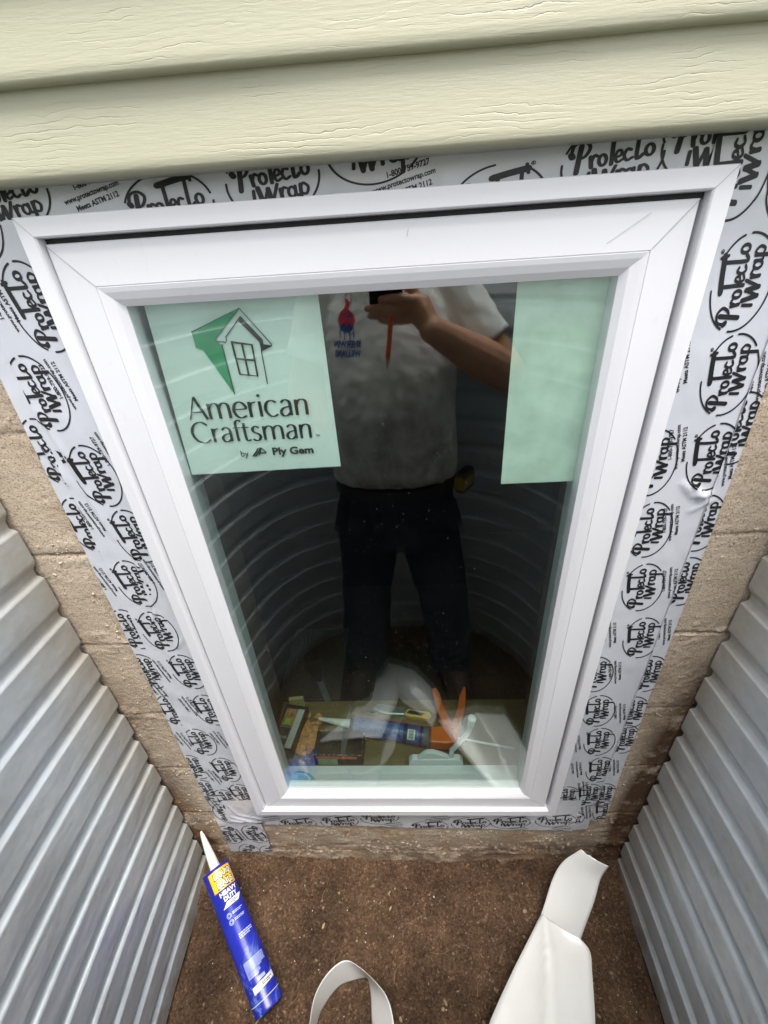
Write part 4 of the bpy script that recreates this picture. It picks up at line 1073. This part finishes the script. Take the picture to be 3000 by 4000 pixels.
finger([K['r'], PL(-.002, -.150, .0110), PL(-.040, -.153, .0080), PL(-.068, -.156, .0030)], [.0128, .0114, .0104, .0090])
finger([K['p'], PL(.004, -.170, .0060), PL(-.024, -.174, .0020), PL(-.044, -.174, -.0040)], [.0112, .0098, .0088, .0076])
finger([PL(.055, -.135, -.010), PL(.036, -.105, -.0215), PL(.004, -.085, -.0225), PL(-.018, -.080, -.0215)], [.0150, .0120, .0105, .0080])
# left hand resting on the belly
w_ = WR[-1]; kd = Vector((.070, .030, .020))
body.capsule(w_, .024, w_ + kd * .8, .024)
for k in range(4):
    a = w_ + kd + Vector((.004, .004, .026 - .018 * k)); body.capsule(w_ + kd * .5, .018, a, .0115); body.capsule(a, .0110, a + Vector((.036, .006, -.003)), .0090, 12, 4); body.capsule(a + Vector((.036, .006, -.003)), .0090, a + Vector((.062 - .004 * abs(k - 1), -.004, -.008)), .0072, 12, 4)
body.capsule(w_ + Vector((.02, .01, .015)), .015, w_ + Vector((.055, .03, .062)), .009)
remeshed('body', body, SKIN, pt, .0036, 5)
HAIR = plain('short_hair', (.035, .022, .015), .7, vs_=200, var=.5, bump=.6, bs=350)
mb = MB(); mb.ell((0, -.795, 1.335), (.084, .092, .098)); mb.ell((0, -.835, 1.29), (.076, .062, .085))
remeshed('hair', mb, HAIR, pt, .007, 4, lambda c, n: c + n * .004 * noise.noise(c * 60))
# t-shirt
g = NG('white_cotton')
st = g.math('MULTIPLY', g.ramp(g.noise(7, 6, .7), [(0.48, 0), (0.7, .55)]), g.ramp(g.noise(30, 5, .7), [(0.42, 0), (0.62, 1)]))
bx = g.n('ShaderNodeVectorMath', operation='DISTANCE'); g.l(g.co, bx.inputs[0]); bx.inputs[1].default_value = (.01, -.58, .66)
belly_shade = g.math('MULTIPLY', g.ramp(bx.outputs['Value'], [(0.10, 1), (0.42, 0)]), g.ramp(g.noise(13, 6, .72), [(0.30, .25), (0.62, .85)]))  # shade on the belly put into the cotton colour, edges broken by noise
cc = g.mix(belly_shade, g.mix(st, (.82, .81, .81), (.40, .36, .32)), (.17, .150, .135))
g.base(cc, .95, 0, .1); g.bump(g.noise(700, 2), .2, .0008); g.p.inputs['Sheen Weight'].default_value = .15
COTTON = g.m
mb = MB(); torso(mb, .004, .55, 1.12)
for sx in (-1, 1):
    d = (ELB[sx] - SH[sx]); mb.capsule(SH[sx] - d * .12, .074, SH[sx] + d * .42, .074); e = SH[sx] + d * .62
    mb.lathe(SH[sx] + d * .3, e, [(0, .073), (d.length * .32, .076)], 32)
FOLD = [((.10, -.60, .55), (.17, -.62, .75), .007), ((.04, -.58, .56), (.10, -.60, .68), .005), ((.13, -.62, .53), (.19, -.68, .66), .006), ((-.05, -.65, .80), (-.07, -.68, 1.02), .004), ((.02, -.64, .84), (.03, -.70, 1.04), .004), ((.09, -.66, .90), (.12, -.72, 1.06), .005), ((.21, -.72, .92), (.17, -.72, 1.02), .006), ((.26, -.70, .95), (.20, -.73, 1.04), .005), ((-.12, -.64, .76), (-.14, -.70, 1.0), .004)]
def shirt_fn(c, n):
    h = .0030 * noise.noise((c.x * 26, c.y * 14, c.z * 5)) + .0018 * noise.noise(c * 40)
    for a, b, ht in FOLD:
        a, b = Vector(a), Vector(b); t = max(0, min(1, (c - a).dot(b - a) / (b - a).length_squared)); d = (c - a.lerp(b, t)).length
        if d < .06: h += ht * cos(d * 190) * exp(-(d / .018) ** 2) * sin(pi * (.15 + .7 * t))
    if c.z < .58: h += .0035 * noise.noise((atan2(c.y + .72, c.x) * 5, 2, 7)) * (.58 - c.z) / .03
    return c + n * (h * 1.5 + (.0015 if c.z < .562 else 0))
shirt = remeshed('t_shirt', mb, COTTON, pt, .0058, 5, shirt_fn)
dg = bpy.context.evaluated_depsgraph_get(); dg.update()
bvh = BVHTree.FromObject(shirt, dg)
def on_shirt(p, off=.0012):
    hit = bvh.ray_cast(Vector((p[0], -.3, p[1])), Vector((0, -1, 0)))
    return tuple((hit[0] + hit[1] * off) if hit[0] else Vector((p[0], -.7, p[1])))
# the chest print: paint poured over a globe, two lines of lettering (reads right way round in front of the person)
LC = Vector((-.108, 1.010))
lp = lambda polys: [[Vector((LC.x - p[0], LC.y + p[1])) for p in q] for q in polys]
def sub(poly, n=3):
    c = sum((Vector(p) for p in poly), Vector((0, 0))) / len(poly); return [[c, Vector(poly[i]), Vector(poly[(i + 1) % len(poly)])] for i in range(len(poly))]
RINK = plain('red_print', (.50, .030, .06), .8, vs_=240, var=.5); BINK = plain('blue_print_ink', (.035, .07, .26), .8, vs_=240, var=.5)
mb = MB(); emit(mb, lp(sub(circ(0, .004, .021, .023, 28))), on_shirt)
for x, l in ((-.018, .030), (-.008, .036), (.006, .034), (.017, .028)): emit(mb, lp(stroke([(x, 0), (x * 1.05, -l)], .003, smooth=False)), on_shirt)
mb.build('printed_globe', BINK, shirt)
mb = MB(); cap = [(.0235 * cos(radians(a)), .006 + .030 * sin(radians(a))) for a in range(0, 181, 10)] + [(-.016, -.004), (-.010, .006), (-.002, -.004), (.006, .005), (.015, -.003)]
emit(mb, lp(sub(cap)), lambda p: on_shirt(p, .0018)); emit(mb, lp(stroke([(.0, .034), (-.006, .046), (-.004, .054)], .010)), lambda p: on_shirt(p, .0018))
mb.build('printed_paint', RINK, shirt)
mb = MB(); emit(mb, lp(stroke([(-.014, .050), (-.018, .066), (-.004, .072), (.004, .058), (-.014, .050)], .0018, smooth=False)) + lp(stroke([(-.018, .066), (-.012, .080), (.0, .078), (-.004, .072)], .0010)), lambda p: on_shirt(p, .0018))
mb.build('printed_can', RINK, shirt)
mb = MB()
for tx, yy, s_ in (('SHERWIN', -.052, .0210), ('WILLIAMS', -.074, .0210)): emit(mb, lp(xf(typed(tx, .045), s_, 0, (0, yy), sx=.0172 if tx == 'SHERWIN' else .0160)), lambda p: on_shirt(p, .0014))
mb.build('printed_lettering', BINK, shirt)
# jeans, belt, boots
g = NG('dark_denim'); g.base(g.mix(g.ramp(g.noise(9, 5, .65), [(0.45, 0), (0.75, .8)]), (.022, .028, .042), (.075, .088, .115)), .9, 0, .2); g.bump(g.noise(600, 2), .3, .0008)
DENIM = g.m
mb = MB()
rg = []
for z, yc, a, b in ((.540, -.730, .190, .134), (.46, -.738, .192, .128), (.38, -.740, .194, .122), (.30, -.735, .190, .115)): rg.append([Vector((a * cos(t), yc + b * sin(t), z)) for t in [2*pi*i/36 for i in range(36)]])
mb.rings(rg)
for sx in (-1, 1):
    mb.capsule(HIP[sx] + Vector((sx * .008, 0, -.06)), .114, KN[sx], .092); mb.capsule(KN[sx], .092, AN[sx] + Vector((0, 0, -.02)), .084)
    mb.capsule(HIP[sx] + Vector((sx * .085, .07, .03)), .022, HIP[sx] + Vector((sx * .10, .075, -.05)), .026)
def jean_fn(c, n):
    h = .005 * noise.noise((c.x * 16, c.y * 16, c.z * 11)) + .003 * noise.noise((c.x * 40, c.y * 30, c.z * 34))
    if c.z < -.05: h += .006 * sin(c.z * 120 + 6 * noise.noise((c.x * 8, c.y * 8, c.z * 3)))
    return c + n * h
remeshed('jeans', mb, DENIM, pt, .0062, 5, jean_fn)
mb = MB(); rg = []
for z, gr in ((.508, .0), (.508, .006), (.545, .006), (.545, .0)): rg.append([Vector(((.192 + gr) * cos(t), -.732 + (.134 + gr) * sin(t), z)) for t in [2*pi*i/60 for i in range(60)]])
mb.rings(rg, False, False); mb.build('belt', plain('black_leather', (.012, .011, .010), .45), pt, smooth=True, auto=40)
BOOT = plain('brown_leather', (.055, .028, .020), .7, vs_=25, var=.45, bump=.3, bs=60); SOLE = plain('boot_sole', (.03, .026, .022), .85)
for sx in (-1, 1):
    a = AN[sx]; gz = -.345; mb = MB()
    o = Vector((sx * .025, .0, 0))
    mb.capsule(a + Vector((0, -.01, .05)), .060, Vector((a.x, a.y - .01, gz + .055)), .058); mb.capsule((a.x, a.y - .01, gz + .050), .050, (a.x + o.x, a.y + .125, gz + .048), .054)
    mb.capsule((a.x, a.y + .02, gz + .090), .050, (a.x + o.x * .8, a.y + .10, gz + .060), .048)
    bt = remeshed('boot', mb, BOOT, pt, .006, 6, lambda c, n: Vector((c.x, c.y, max(c.z, gz + .02))))
    mb = MB(); n_ = 26; pl = [(a.x + o.x * (.5 + .5 * sin(t)) + .060 * cos(t) * (1 - .12 * (sin(t) < -.3)), a.y + .055 + .122 * sin(t)) for t in [2*pi*i/n_ for i in range(n_)]]
    mb.prism(pl, gz - .003, gz + .022).build('sole', SOLE, bt, bevel=.003)

# phone held at the camera, its back to the window
ph = thing('phone', 'black phone in the hand of the person, mirrored at the top edge of the glass', 'phone')
MP = Matrix.Identity(4)
for i in range(3): MP[i][0] = RX[i]; MP[i][1] = RU[i]; MP[i][2] = RF[i]; MP[i][3] = CAM[i]
def rr(x0, x1, y0, y1, r, n=5):
    o = []
    for cx, cy, a0 in ((x1 - r, y1 - r, 0), (x0 + r, y1 - r, 90), (x0 + r, y0 + r, 180), (x1 - r, y0 + r, 270)): o += [(cx + r * cos(radians(a0 + 90 * i / n)), cy + r * sin(radians(a0 + 90 * i / n))) for i in range(n + 1)]
    return o
MB().prism(rr(-.0695, .0105, -.146, .018, .009), -.0130, -.0045, MP).build('phone_body', plain('black_phone', (.012, .012, .013), .30), ph, bevel=.0012)
MB().prism(rr(-.0680, .0090, -.1445, .0165, .008), -.0134, -.0131, MP).build('screen', plain('screen_glass', (.01, .01, .012), .08), ph)
for x, y in ((-.020, 0), (0, -.024), (0, -.048), (-.020, -.024)):
    MB().prism(circ(x, y, .0075, .0075, 20), -.0044, -.0035, MP).build('lens', plain('lens_glass', (.01, .01, .014), .08), ph)
pc = thing('pencil', 'orange carpenter pencil dangling from the hand of the person below the phone', 'pencil')
p0, p1 = PL(-.022, -.118, .0005) , Vector((-.002, -.532, .921))
p0 = Vector((.014, -.545, 1.04)); p1 = Vector((-.0015, -.531, .924)); dd = (p1 - p0).normalized(); Lp = (p1 - p0).length
MB().lathe(p0, p1, [(0, .0060), (Lp - .022, .0060)], 6).build('painted_shaft', plain('pencil_orange', (.62, .095, .02), .4), pc)
MB().lathe(p0 + dd * (Lp - .022), p1, [(0, .0060), (.017, .0022)], 6).build('sharpened_wood', plain('pencil_wood', (.50, .36, .22), .8), pc)
MB().lathe(p0 + dd * (Lp - .005), p1, [(0, .0022), (.005, .0006)], 6).build('graphite', plain('graphite', (.10, .10, .11), .5), pc)
tm = thing('tape_measure', 'yellow and black tape measure clipped to the belt of the person', 'tape measure')
MT = Matrix.Translation((.222, -.690, .535)) @ Matrix.Rotation(radians(35), 4, 'Z')
MB().prism(rr(-.018, .018, -.038, .034, .012), -.034, .034, MT @ Matrix(((1,0,0,0),(0,0,1,0),(0,1,0,0),(0,0,0,1)))).build('black_case', plain('black_rubber', (.015, .015, .015), .6), tm, bevel=.004)
MB().prism(rr(-.0185, .0185, -.026, .018, .008), -.0352, .0352, MT @ Matrix(((1,0,0,0),(0,0,1,0),(0,1,0,0),(0,0,0,1)))).build('yellow_band', plain('tape_yellow', (.36, .22, .02), .5), tm, bevel=.002)
